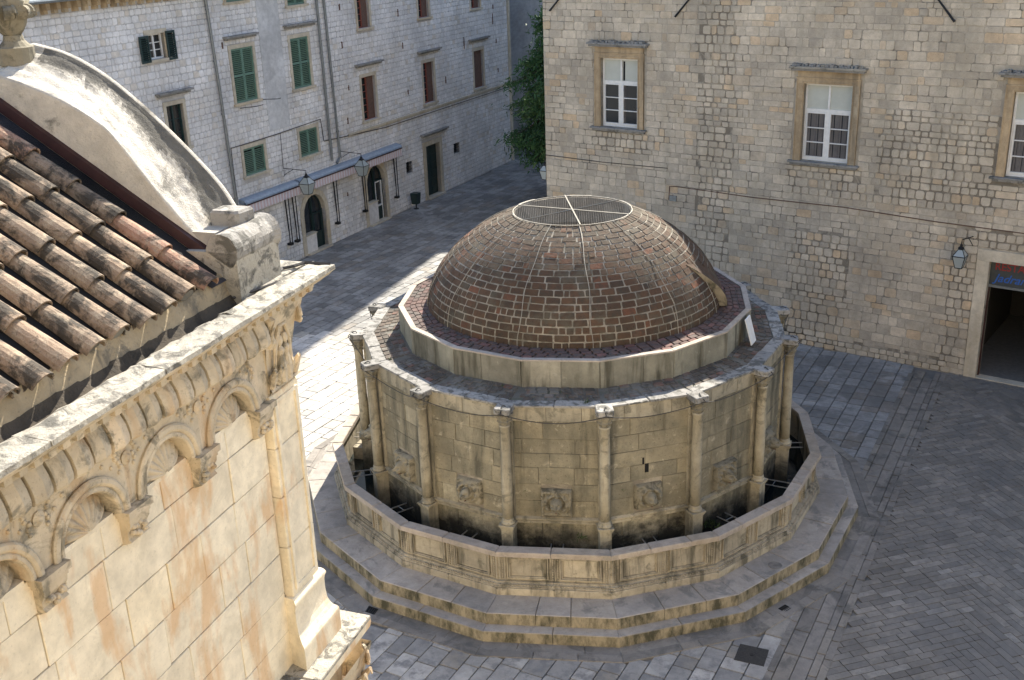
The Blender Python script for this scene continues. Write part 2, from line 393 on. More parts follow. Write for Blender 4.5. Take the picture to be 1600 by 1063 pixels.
emit([p for p in P if not dk(p) and fr_(p)], 'paving_slab', 'mat_slab_front_shade_tone', pav, 120, 'front_paving_slabs')
emit([p for p in P if not dk(p) and not fr_(p)], 'paving_slab', 'mat_slab_lit_tone', pav, 100, 'far_paving_slabs')
emit([p for p in P if dk(p)], 'paving_slab', 'mat_slab_shade_tone', pav, 80, 'far_street_slabs')
# ---- herringbone brick-shaped slabs on a lattice
hb = bpy.data.objects.new('herringbone_paving', None); col.objects.link(hb); hb['kind'] = 'structure'
r2 = random.Random(5); P = []; UN = .142
aD = V((cos(R_(19.2)), sin(R_(19.2)), 0)); bD = V((-aD.y, aD.x, 0)); H0 = V((6.6, -6.8, 0))
def zoneB(i, j):   # which weave a lattice cell belongs to: broad zigzag bands
    c = H0+aD*((i+.5+2*((j//3) % 2))*UN)+bD*((j+.5)*UN)
    return side_of(c.x, c.y, (6.15, -6.9), (9.6, 1.6)) > 0 or side_of(c.x, c.y, (9.3, -6.9), (13.5, 3.5)) < 0
occ = {}
for j in range(-30, 110):
    i = -60
    while i < 90:
        if (i, j) in occ: i += 1; continue
        if zoneB(i, j):
            L = r2.choice((2, 3, 3)); 
            n_ = 0
            while n_ < L and (i+n_, j) not in occ and zoneB(i+n_, j): n_ += 1
            cells = [(i+k, j) for k in range(n_)]; di, dj = n_, 1
        else:
            L = r2.choice((2, 3, 3)); n_ = 0
            while n_ < L and (i, j+n_) not in occ and not zoneB(i, j+n_): n_ += 1
            cells = [(i, j+k) for k in range(n_)]; di, dj = 1, n_
        for cc in cells: occ[cc] = 1
        a0 = H0+aD*(i*UN)+bD*(j*UN); c = a0+aD*(di*UN/2)+bD*(dj*UN/2)
        A, B = chan(.79, 0), chan(.79, 10)
        qq = c-RW.O
        if side_of(c.x, c.y, A, B) < 0 and c.y > -10 and c.x < 19 and qq.dot(RW.N) > -.02 and not blocked(c.x, c.y):
            g_ = .0035; q = [a0+aD*g_+bD*g_, a0+aD*(di*UN-g_)+bD*g_, a0+aD*(di*UN-g_)+bD*(dj*UN-g_), a0+aD*g_+bD*(dj*UN-g_)]
            P.append(piece(q, ZV, -.03, r2.uniform(-.003, .003), .004, .06, .003, rt(r2), r=r2))
        i += di if zoneB(i, j) else 1
emit(P, 'paving_slab', 'mat_slab_herring', hb, 300, 'far_paving_slabs')
# ---- drain channel (three lanes of long slabs, the middle one dished) and kerb slabs
ch = bpy.data.objects.new('drain_channel', None); col.objects.link(ch); ch['kind'] = 'structure'
r3 = random.Random(3); P = []
for lo, hi, zz in ((-.03, .10, .004), (.10, .36, -.006), (.36, .60, -.008), (.60, .74, .003), (.74, .88, .006)):
    t = -2.5
    while t < 13.6:
        ln = r3.uniform(.35, .8) if hi-lo < .2 else r3.uniform(.5, 1.1)
        c = chan((lo+hi)/2, t+ln/2)
        if not hexR(c.x, c.y, 6.02):
            q = [chan(lo+.004, t+.005), chan(hi-.004, t+.005), chan(hi-.004, t+ln-.005), chan(lo+.004, t+ln-.005)]
            P.append(piece(q, ZV, -.03, zz+.004, .012, .03, .003, rt(r3), r=r3))
        t += ln
emit(P, 'channel_slab', 'mat_slab_gutter', ch, 300)
# ---- covers and drains let into the paving
def flat_cover(name, label, cat, pts, z, mat, slots=0):
    t = thing(name, label, cat, (sum(p[0] for p in pts)/4, sum(p[1] for p in pts)/4, 0))
    mb = MB(); q = [V((p[0], p[1], 0)) for p in pts]; a = piece(q, ZV, -.02, z, .006, 0, 0, (.3, .3, .3)); mb.add(a[0], a[1]); 
    obj('cover_plate' if not slots else 'grate_frame', mb, mat, t)
    if slots:
        for k in range(slots):
            f0, f1 = (k+.3)/slots, (k+.75)/slots; mb = MB()
            qq = [q[0].lerp(q[1], f0).lerp(q[3].lerp(q[2], f0), .1), q[0].lerp(q[1], f1).lerp(q[3].lerp(q[2], f1), .1), q[0].lerp(q[1], f1).lerp(q[3].lerp(q[2], f1), .9), q[0].lerp(q[1], f0).lerp(q[3].lerp(q[2], f0), .9)]
            a = piece(qq, ZV, z-.004, z+.008, .003, 0); mb.add(a[0], a[1]); obj('bar', mb, 'mat_black_iron', t)
    else:
        c = sum(q, V((0, 0, 0)))/4; mb = MB(); mb.lathe(c, [(.035, z-.002), (.035, z+.006), (.015, z+.006)], 10); obj('lifting_knob', mb, 'mat_black_iron', t)
flat_cover('access_cover', 'square dark iron access cover in the paving in front of the fountain', 'manhole cover', [(2.59, -6.24), (3.06, -6.42), (3.22, -5.98), (2.76, -5.81)], .010, 'mat_cover')
flat_cover('drain_grate', 'small black drain grate right of the fountain steps beside the channel', 'drain', [(3.57, -4.81), (3.68, -4.93), (3.83, -4.80), (3.72, -4.68)], .012, 'mat_interior', 5)
flat_cover('drain_grate', 'small black drain grate left of the fountain steps near the church ledge', 'drain', [(-3.80, -4.88), (-3.62, -5.0), (-3.56, -4.8), (-3.76, -4.69)], .012, 'mat_interior', 5)

# ================================================================== RIGHT BUILDING
rb = thing('stone_building', 'long beige rubble stone building with white windows and the dark restaurant doorway', 'building', RW.p(6, 0))
WINS = [(2.03, 3.29, 5.68, 7.68), (8.30, 9.60, 5.24, 7.28), (13.48, 14.78, 5.32, 7.36)]
DOOR = (13.40, 15.5, 0.0, 3.17)
holes = WINS+[DOOR]
mb = MB(); RW.panel(mb, 0, 24, -.05, 12.7, holes, -.45, 0)
obj('wall_core', mb, 'mat_mortar_pale', rb)
mb = MB()      # gable end wall along the street, back and roof
g0 = RW.p(0, 0, -.45); gd = V((sin(R_(24)), cos(R_(24)), 0)); gn = V((-gd.y, gd.x, 0))
mb.box(g0-gd*.0, gd, ZV, gn, .002, 26, -.05, 12.7, -.5, -.002+.0)
obj('end_wall', mb, 'mat_rubble_right', rb)
mb = MB(); RW.box(mb, -.25, 24.3, 12.72, 12.86, -10, .35); obj('eave', mb, 'mat_grey_stone', rb)
mb = MB(); a, b, c, d = RW.p(-.3, 12.9, .4), RW.p(24.3, 12.9, .4), RW.p(24.3, 15.2, -5), RW.p(-.3, 15.2, -5); e, f = RW.p(24.3, 12.9, -10), RW.p(-.3, 12.9, -10)
mb.add([a, b, c, d, e, f], [(0, 1, 2, 3), (3, 2, 4, 5), (0, 3, 5), (1, 4, 2)]); obj('roof', mb, 'mat_tile', rb)
mb = MB()
for u in (1.0, 7.2, 12.6): RW.box(mb, u, u+3.4, 4.8, 8.2, -2.2, -2.15)
RW.box(mb, .3, 18, 3.9, 4.0, -2.2, -.46); RW.box(mb, .3, 18, 8.4, 8.5, -2.2, -.46)
obj('room_interior', mb, 'mat_interior', rb)
mb = MB(); RW.box(mb, 12.5, 16.5, -.03, 3.6, -5.5, -5.4); RW.box(mb, 12.9, 12.99, -.03, 3.6, -5.4, -.46); RW.box(mb, 16.0, 16.1, -.03, 3.6, -5.4, -.46); RW.box(mb, 12.9, 16.1, 3.4, 3.5, -5.4, -.46)
obj('passage_walls', mb, 'mat_cover', rb)
mb = MB(); RW.box(mb, 13.0, 16.0, -.03, .012, -5.4, .06); obj('passage_floor', mb, 'mat_room_floor', rb)
ZONES = [(8.1, 9.85, 0.0, 3.38), (10.35, 13.3, 4.35, 6.75), (12.45, 13.08, .25, 4.0), (13.1, 17, 3.5, 4.0), (5.2, 6.3, .5, 9.3), (7.9, 10.0, 4.35, 5.1), (1.7, 3.7, 4.95, 5.5), (6.2, 12.6, 0.0, .38)]
for z_ in ZONES:
    mb = MB(); RW.box(mb, z_[0], z_[1], z_[2]+.005, z_[3], -.02, .004); obj('dark_pointing', mb, 'mat_mortar_dark', rb)
def surround_zone(w_): return (w_[0]-.27, w_[1]+.27, w_[2]-.14, w_[3]+.52)
ops = [surround_zone(w_) for w_ in WINS]+[(13.1, 15.9, 0, 3.5)]
r4 = random.Random(21); P = []
lay = rows_layout(0.0, 17.5, 0.0, 9.9, (.13, .27), (.13, .52), r4, ops, .012)
for (a, b, c, d) in lay:
    cu, cz = (a+b)/2, (c+d)/2
    inz = any(z_[0] < cu < z_[1] and z_[2] < cz < z_[3] for z_ in ZONES)
    if inz:
        if b-a > .36: 
            mdl = (a+b)/2+r4.uniform(-.05, .05); sub = [(a, mdl-.01), (mdl+.01, b)]
        else: sub = [(a, b)]
        for (a_, b_) in sub:
            g_ = r4.uniform(.0, .007)
            P.append(piece(RW.quad(a_+g_, b_-g_, c+g_, d-g_), RW.N, -.01, r4.uniform(.014, .032), .012, .17, .010, rt(r4), r=r4))
    else:
        h = r4.uniform(.001, .007) if r4.random() < .75 else r4.uniform(.010, .024)
        P.append(piece(RW.quad(a, b, c, d), RW.N, -.01, h, .006 if h < .008 else .011, .14, .008, rt(r4), r=r4))
emit(P, 'wall_stone', 'mat_rubble_right', rb, 300, 'wall_stones')
P = []
for (a, b, c, d) in rows_layout(0.0, 20, 9.9, 12.65, (.25, .35), (.3, .7), r4, (), .012):
    P.append(piece(RW.quad(a, b, c, d), RW.N, -.01, r4.uniform(.003, .016), .010, .12, .006, rt(r4), r=r4))
emit(P, 'upper_wall_stone', 'mat_rubble_right', rb, 0, 'upper_wall_stones')
for wi, (a, b, c, d) in enumerate(WINS):
    mb = MB()
    jw = .20
    RW.box(mb, a-jw, a+.0, c, d, -.2, .045, rt()); RW.box(mb, b, b+jw, c, d, -.2, .045, rt())
    RW.box(mb, a-jw, b+jw, d+.002, d+.14, -.2, .047, rt())
    RW.box(mb, a-jw-.015, b+jw+.015, d+.142, d+.165, -.1, .075, rt())
    RW.box(mb, a-jw+.02, b+jw-.02, d+.167, d+.34, -.1, .05, rt())
    # inner fillets
    RW.box(mb, a-.045, a-.02, c, d+.04, .0, .062, rt()); RW.box(mb, b+.02, b+.045, c, d+.04, .0, .062, rt()); RW.box(mb, a-.045, b+.045, d+.042, d+.062, .0, .064, rt())
    RW.box(mb, a-jw, a-jw+.025, c, d+.10, .0, .066, rt()); RW.box(mb, b+jw-.025, b+jw, c, d+.10, .0, .066, rt())
    sur = obj('window_surround', mb, 'mat_ochre_stone', rb)
    mb = MB(); RW.box(mb, a-jw-.12, b+jw+.12, d+.342, d+.40, -.1, .19, rt()); RW.box(mb, a-jw-.16, b+jw+.16, d+.402, d+.455, -.1, .24, rt())
    for k in range(int((b-a+.6)/.11)):
        u = a-.3+k*.11+rnd.uniform(-.02, .02); RW.box(mb, u, u+rnd.uniform(.06, .12), d+.456, d+.47+rnd.uniform(.01, .05), -.02, rnd.uniform(.1, .2), rt())
    obj('cornice_shelf', mb, 'mat_grey_stone', sur)
    mb = MB(); RW.box(mb, a-jw-.12, b+jw+.12, c-.05, c-.002, -.1, .15, rt()); RW.box(mb, a-jw-.06, b+jw+.06, c-.11, c-.052, -.1, .10, rt())
    obj('sill', mb, 'mat_grey_stone', sur)
    # white casement
    mb = MB(); fw_ = .055; mid = (a+b)/2; tr = c+(d-c)*.655; n0, n1 = -.17, -.11
    RW.box(mb, a+.005, a+fw_, c+.005, d-.005, n0, n1); RW.box(mb, b-fw_, b-.005, c+.005, d-.005, n0, n1)
    RW.box(mb, a+fw_, b-fw_, c+.005, c+fw_+.02, n0, n1-.002); RW.box(mb, a+fw_, b-fw_, d-fw_, d-.005, n0, n1-.002)
    RW.box(mb, a+fw_, b-fw_, tr-.04, tr+.04, n0, n1+.004); RW.box(mb, mid-.045, mid+.045, c+fw_+.02, tr-.04, n0, n1+.002); RW.box(mb, mid-.025, mid+.025, tr+.04, d-fw_, n0, n1+.002)
    cas = obj('window', mb, 'mat_white_paint', rb)
    for s_ in (0, 1):
        x0, x1 = (a+fw_, mid-.045) if s_ == 0 else (mid+.045, b-fw_)
        mb = MB(); 
        for e0, e1, f0, f1 in ((x0, x0+.035, c+.077, tr-.042), (x1-.035, x1, c+.077, tr-.042), (x0+.036, x1-.036, c+.077, c+.115), (x0+.036, x1-.036, tr-.08, tr-.042)): RW.box(mb, e0, e1, f0, f1, n0+.01, n1+.015)
        zz = [c+.115+(tr-.08-c-.115)*k/3 for k in range(4)]
        for k in (1, 2): RW.box(mb, x0+.036, x1-.036, zz[k]-.012, zz[k]+.012, n0+.01, n1+.012)
        obj('casement', mb, 'mat_white_paint', cas)
        for k in range(3):
            mb = MB(); RW.box(mb, x0+.03, x1-.03, zz[k]+.006, zz[k+1]-.006, n0+.02, n0+.026); obj('pane', mb, 'mat_glass', cas)
        y0, y1 = (a+fw_, mid-.025) if s_ == 0 else (mid+.025, b-fw_)
        mb = MB(); RW.box(mb, y0-.01, y1+.01, tr+.03, d-.05, n0+.018, n0+.03); obj('blind', mb, 'mat_blind', cas)
        if wi == 0 and s_ == 1:
            mb = MB(); RW.box(mb, y0+.03, y0+.09, tr+.05, d-.09, n0+.032, n0+.036); obj('blind_gap', mb, 'mat_interior', cas)
        if wi > 0 or s_ == 1:
            mb = MB(); n_ = 15; rows_ = [[], []]; w1_ = x1 if wi > 0 else x0+.10
            for k in range(n_*2):
                u = x0+(w1_-x0)*k/(n_*2-1); nn = n0+.030+.005*sin(k*1.7)+.002*sin(k*.6+wi)
                rows_[0].append(RW.p(u, c+.08, nn)); rows_[1].append(RW.p(u, tr-.05, nn))
            mb.strip(rows_); obj('curtain', mb, 'mat_curtain', cas)
# doorway surround and sign
mb = MB(); RW.box(mb, 13.10, 13.398, .0, 3.168, -.3, .05, (.2, .2, .5)); ds = obj('doorway_jamb', mb, 'mat_pale_stone', rb)
mb = MB(); RW.box(mb, 15.502, 15.8, .0, 3.168, -.3, .05, (.2, .2, .5)); obj('doorway_jamb', mb, 'mat_pale_stone', rb)
mb = MB(); RW.box(mb, 13.10, 15.8, 3.172, 3.46, -.3, .053, (.3, .2, .1)); obj('doorway_lintel', mb, 'mat_pale_stone', rb)
mb = MB(); RW.box(mb, 13.404, 15.496, 2.53, 3.165, -.20, -.16); sg = obj('sign_panel', mb, 'mat_sign_dark', rb)
mb = MB(); RW.box(mb, 13.404, 15.496, 2.46, 2.526, -.21, -.14); obj('transom_bar', mb, 'mat_pipe', rb)
mb = MB(); RW.box(mb, 13.404, 13.44, .02, 2.455, -.21, -.15); obj('door_frame', mb, 'mat_flashing', rb)
mb = MB(); RW.box(mb, 13.38, 15.52, -.02, .03, -.25, .04, (.1, .1, .1)); obj('threshold', mb, 'mat_pale_stone', rb)
def text_obj(s, size, u, z, n, mat, parent, shear=0., sx=1.0):
    cu = bpy.data.curves.new('lettering', 'FONT'); cu.body = s; cu.size = size; cu.extrude = .006; cu.shear = shear; cu.offset = .002
    t = bpy.data.objects.new('tmp', cu); col.objects.link(t)
    bpy.context.view_layer.update(); me = bpy.data.meshes.new_from_object(t.evaluated_get(bpy.context.evaluated_depsgraph_get()))
    bpy.data.objects.remove(t); o = bpy.data.objects.new('lettering', me); col.objects.link(o); me.materials.clear(); me.materials.append(MATS[mat])
    M = Matrix((RW.U*sx, ZV, RW.N)).transposed()
    me.transform(M.to_4x4()); o.parent = parent; o.location = RW.p(u, z, n)-wloc(parent); return o
text_obj('RESTAURANT', .27, 13.50, 2.925, -.155, 'mat_red', sg, 0, .93)
text_obj('Jadran', .30, 13.52, 2.62, -.155, 'mat_blue', sg, .35, 1.0)
# cables, small fittings, iron ties
mb = MB(); mb.tube([RW.p(0, 4.63, .02), RW.p(2.1, 4.60, .02), RW.p(4.3, 4.63, .02)], .012, 5); obj('cable', mb, 'mat_cable', rb)
mb = MB(); mb.tube([RW.p(4.36, 3.7, .02), RW.p(4.38, 4.10, .02), RW.p(4.6, 4.12, .02), RW.p(7, 4.07, .02), RW.p(9.6, 4.10, .02), RW.p(12, 4.01, .02), RW.p(17, 3.95, .02)], .014, 5); obj('cable', mb, 'mat_rust', rb)
mb = MB(); RW.box(mb, 4.40, 4.62, 3.68, 3.84, 0, .06); obj('junction_box', mb, 'mat_pipe', rb)
for (u0, z0, u1, z1) in ((4.93, 9.4, 4.48, 8.89), (11.45, 9.5, 11.95, 8.92), (.66, 9.35, .30, 8.98)):
    mb = MB(); mb.tube([RW.p(u0, z0, .05), RW.p(u1, z1, .07)], [.022, .03], 6); obj('iron_tie', mb, 'mat_black_iron', rb)

# ================================================================== WALL LANTERNS
def lantern(c, name, label, wallp, wn, wu, h=.55, wd=.32, down=False, group='lanterns on iron wall brackets'):
    """c = top centre of the glazed head; wallp = bracket foot on the wall"""
    t = thing(name, label, 'lantern', wallp, group)
    X, Y = wu, wn
    def ring(z, r_): return [c+X*(sx*r_)+Y*(sy*r_)+ZV*z for sx, sy in ((-1, -1), (1, -1), (1, 1), (-1, 1))]
    up_, mid_, lo_ = ring(0, wd*.17), ring(-h*.36, wd*.5), ring(-h, wd*.27)
    mb = MB(); 
    for A, B in ((up_, mid_), (mid_, lo_)):
        for k in range(4): mb.tube([A[k], B[k]], .011, 4)
    for A in (up_, mid_, lo_):
        for k in range(4): mb.tube([A[k], A[(k+1) % 4]], .012, 4)
    obj('lantern_frame', mb, 'mat_black_iron', t)
    for k in range(4):
        mb = MB(); mb.add([up_[k], up_[(k+1) % 4], mid_[(k+1) % 4], mid_[k]], [(0, 1, 2, 3)]); obj('pane', mb, 'mat_lamp_glass', t)
        mb = MB(); mb.add([mid_[k], mid_[(k+1) % 4], lo_[(k+1) % 4], lo_[k]], [(0, 1, 2, 3)]); obj('pane', mb, 'mat_lamp_glass', t)
    mb = MB(); mb.lathe(c, [(wd*.24, 0), (wd*.26, .03), (wd*.12, .07), (wd*.13, .10), (wd*.05, .13), (.012, .2)], 10); obj('cap', mb, 'mat_black_iron', t)
    top = c+ZV*.19; foot = wallp
    mb = MB(); mb.tube([top, top+ZV*.05, V((foot.x, foot.y, top.z+.06))], .013, 5)
    mb.tube([V((foot.x, foot.y, top.z-.18)), V((foot.x, foot.y, top.z+.06)).lerp(top+ZV*.05, .45)], .010, 5)
    mb.tube([V((foot.x, foot.y, top.z-.24)), V((foot.x, foot.y, top.z+.12))], .014, 5)
    obj('bracket', mb, 'mat_black_iron', t)
    return t
lantern(RW.p(12.78, 3.50, .42), 'wall_lantern', 'black iron lantern with white panes left of the restaurant doorway', RW.p(12.95, 3.5, .0), RW.N, RW.U, .48, .30)
lantern(LW.p(-1.95, 3.40, 1.0)+V((0, 0, -.15)), 'wall_lantern', 'hanging iron lantern between the two striped awnings', LW.p(-1.9, 3.3, .0), LW.N, LW.U, .6, .42)
lantern(LW.p(1.62, 3.25, 1.0)+V((0, 0, -.1)), 'wall_lantern', 'hanging iron lantern over the middle of the longer striped awning', LW.p(1.75, 3.3, .0), LW.N, LW.U, .6, .42)
lantern(RW.p(-.42, 4.15, -.55), 'wall_lantern', 'lantern peeking past the left corner of the beige stone building', RW.p(.0, 4.15, -.75), RW.N, RW.U, .45, .28)

# ================================================================== LEFT BUILDING
lb = thing('stone_building', 'long pale stone building with green shutters, brown windows and striped awnings', 'building', LW.p(0, 0))
def L4(a, b, c, d): return (a, b, c, d)
DARK = (-7.72, -7.0, 7.98, 8.72); SMALL = (-7.35, -6.6, 5.2, 6.55)
G = [(-4.02, -2.88, 6.12, 7.88), (-.78, .29, 6.13, 7.88), (-4.0, -2.87, 3.65, 4.58), (-.80, .31, 3.67, 4.62), (-3.95, -3.0, 9.36, 9.75), (-.7, .3, 9.0, 9.75)]
B = [(3.55, 4.53, 4.25, 5.95), (8.38, 9.33, 4.18, 5.91), (13.12, 14.09, 4.15, 5.87), (3.65, 4.5, 7.8, 9.3), (8.3, 9.2, 7.78, 9.3), (13.1, 14.0, 7.78, 9.3)]
A1 = (-1.02, .36, 0.0, 2.18); A2 = (3.33, 4.72, 0.0, 2.40); DR = (8.18, 9.42, 0.0, 2.36); S1 = (6.48, 7.01, 1.5, 2.02); S2 = (10.76, 11.36, 1.52, 2.02)
holes = [DARK, SMALL]+G+B+[A1, A2, DR, S1, S2]
mb = MB(); LW.panel(mb, -16, 16.85, -.05, 9.9, holes, -.4, 0); obj('wall_core', mb, 'mat_mortar_left', lb)
mb = MB(); LW.box(mb, 16.45, 16.84, -.05, 9.9, -12, -.402); obj('end_wall', mb, 'mat_rubble_left', lb)
mb = MB(); LW.box(mb, -16, 16.8, -.05, 9.8, -1.6, -1.5); LW.box(mb, -16, 16.4, 2.95, 3.05, -1.5, -.41); LW.box(mb, -16, 16.4, 5.0, 5.1, -1.5, -.41); LW.box(mb, -16, 16.4, 7.0, 7.1, -1.5, -.41); obj('room_interior', mb, 'mat_interior', lb)
mb = MB(); LW.box(mb, -16.3, 17.1, 9.95, 10.05, -12, .45); obj('eave', mb, 'mat_pipe', lb)
mb = MB(); a, b, c, d = LW.p(-16.3, 10.06, .46), LW.p(17.1, 10.06, .46), LW.p(17.1, 12.6, -5), LW.p(-16.3, 12.6, -5); e, f = LW.p(17.1, 10.06, -11), LW.p(-16.3, 10.06, -11)
mb.add([a, b, c, d, e, f], [(0, 1, 2, 3), (3, 2, 4, 5), (0, 3, 5), (1, 4, 2)]); obj('roof', mb, 'mat_tile', lb)
for k in range(46):
    u = -15.8+k*.36; mb = MB(); LW.box(mb, u, u+.13, 9.72, 9.9, .0, .26, rt()); LW.box(mb, u, u+.13, 9.62, 9.72, .0, .14, rt()); obj('eave_corbel', mb, 'mat_ochre_stone', lb)
mb = MB(); mb.tube([LW.p(-16, 9.98, .5), LW.p(2, 9.98, .5)], .06, 8); obj('gutter_pipe', mb, 'mat_pipe', lb)
# stones
r5 = random.Random(31)
ops = [(h[0]-.12, h[1]+.12, h[2]-.08, h[3]+.1) for h in [DARK, SMALL]+G+B]
ops += [(A1[0]-.22, A1[1]+.22, 0, A1[3]+.16), (A2[0]-.22, A2[1]+.22, 0, A2[3]+.16), (DR[0]-.24, DR[1]+.24, 0, DR[3]+.22), S1, S2]
PL = (-2.45, -1.25, 4.9, 9.4); PL2 = (-2.3, -1.3, 3.2, 4.7)
P = []
for (a, b, c, d) in rows_layout(-15.5, 16.8, 0.0, 9.6, (.15, .22), (.11, .34), r5, ops+[PL], .014):
    P.append(piece(LW.quad(a, b, c, d), LW.N, -.01, r5.uniform(.006, .024), .012, .2, .007, rt(r5), r=r5))
emit(P, 'wall_stone', 'mat_rubble_left', lb, 300, 'wall_stones')
mb = MB(); LW.box(mb, PL[0], PL[1], PL[2], PL[3], -.02, .016); obj('plaster_patch', mb, 'mat_plaster_left', lb)
def head(u0, u1, z, dp=.2):
    mb = MB(); LW.box(mb, u0, u1, z-.03, z+.03, 0, dp, (.5, .2, .3)); LW.box(mb, u0+.06, u1-.06, z-.1, z-.032, 0, dp*.6, (.2, .2, .5)); obj('window_cornice', mb, 'mat_grey_stone', lb)
for args in ((-4.34, -2.66, 8.28), (-1.12, .73, 8.34), (3.15, 5.05, 6.46), (7.97, 9.87, 6.41), (12.66, 14.6, 6.41), (7.8, 10.1, 2.90), (-7.75, -6.2, 6.95)): head(*args)
def surround(h, w_=.12, mat='mat_pale_stone', sill=True):
    mb = MB(); LW.box(mb, h[0]-w_, h[0], h[2], h[3], -.2, .03, rt()); LW.box(mb, h[1], h[1]+w_, h[2], h[3], -.2, .03, rt()); LW.box(mb, h[0]-w_, h[1]+w_, h[3]+.001, h[3]+w_*1.1, -.2, .033, rt())
    if sill: LW.box(mb, h[0]-w_-.05, h[1]+w_+.05, h[2]-.08, h[2]-.002, -.2, .09, rt())
    return obj('window_surround', mb, mat, lb)
for h in [DARK, SMALL]+G+B: surround(h)
# slatted shutters: one slat mesh shared
def slat_mesh(wd, mat):
    mb = MB(); mb.box(V((0, 0, 0)), LW.U, V((0, 0, .8))+LW.N*.6, (LW.N*.8-ZV*.6), -wd/2, wd/2, -.028, .028, -.004, .004)
    me = bpy.data.meshes.new('slat'); me.from_pydata([tuple(v) for v in mb.v], [], mb.f); me.materials.append(MATS[mat]); return me
def shutter(u0, u1, z0, z1, mat, n=.05, split=True, label=None):
    mb = MB(); f = .05
    LW.box(mb, u0, u0+f, z0, z1, n, n+.035); LW.box(mb, u1-f, u1, z0, z1, n, n+.035); LW.box(mb, u0+f, u1-f, z0, z0+f*1.4, n, n+.033); LW.box(mb, u0+f, u1-f, z1-f*1.4, z1, n, n+.033)
    zm = (z0+z1)/2
    if split: LW.box(mb, u0+f, u1-f, zm-.04, zm+.04, n, n+.033)
    s = obj('shutter', mb, mat, lb)
    if label: s['label'] = label
    me = slat_mesh(u1-u0-2*f-.004, mat); z = z0+f*1.4+.03
    k = 0
    while z < z1-f*1.4-.02:
        if not (split and abs(z-zm) < .06):
            o = bpy.data.objects.new('slat', me); col.objects.link(o); o.parent = s; o.location = LW.p((u0+u1)/2, z, n+.017)-wloc(s)
        z += .062
    mb = MB(); LW.box(mb, u0+f, u1-f, z0+f, z1-f, n-.03, n-.027); obj('backing', mb, 'mat_interior', s)
for h in G:
    m_ = (h[0]+h[1])/2; sp = h[3]-h[2] > 1.2
    shutter(h[0]+.0, m_-.004, h[2], h[3], 'mat_green_shutter', -.04, sp); shutter(m_+.004, h[1], h[2], h[3], 'mat_green_shutter', -.04, sp)
# dark window with opened shutters
def simple_window(h, mat, nx, nz, dp=-.15, glassmat='mat_glass'):
    mb = MB(); f = .05; a, b, c, d = h
    LW.box(mb, a+.003, a+f, c+.003, d-.003, dp, dp+.05); LW.box(mb, b-f, b-.003, c+.003, d-.003, dp, dp+.05); LW.box(mb, a+f, b-f, c+.003, c+f, dp, dp+.048); LW.box(mb, a+f, b-f, d-f, d-.003, dp, dp+.048)
    us = [a+f+(b-a-2*f)*k/nx for k in range(nx+1)]; zs = [c+f+(d-c-2*f)*k/nz for k in range(nz+1)]
    for k in range(1, nx): LW.box(mb, us[k]-.03, us[k]+.03, c+f, d-f, dp, dp+.052)
    for k in range(1, nz):
        for i in range(nx): LW.box(mb, us[i]+.0305, us[i+1]-.0305, zs[k]-.012, zs[k]+.012, dp, dp+.04)
    w_ = obj('window', mb, mat, lb)
    for i in range(nx):
        for k in range(nz):
            mb = MB(); LW.box(mb, us[i]+.02, us[i+1]-.02, zs[k]+.008, zs[k+1]-.008, dp+.01, dp+.014); obj('pane', mb, glassmat, w_)
    return w_
simple_window(DARK, 'mat_white_paint', 2, 3); simple_window(SMALL, 'mat_dark_shutter', 2, 3)
shutter(-8.12, -7.74, 7.92, 8.70, 'mat_dark_shutter', .06, False); shutter(-6.98, -6.6, 7.90, 8.76, 'mat_dark_shutter', .06, False)
for k, h in enumerate(B):
    simple_window(h, 'mat_brown_wood', 2, 6 if k != 2 else 8)
    # half the window is covered by a closed brown louvre
    mb = MB(); m_ = (h[0]+h[1])/2; LW.box(mb, m_+.02, h[1]-.03, h[2]+.03, h[3]-.03, -.11, -.09)
    if k == 2: LW.box(mb, h[0]+.03, m_+.01, h[2]+.03, h[3]-.03, -.11, -.09)
    obj('inner_shutter', mb, 'mat_rust', lb)
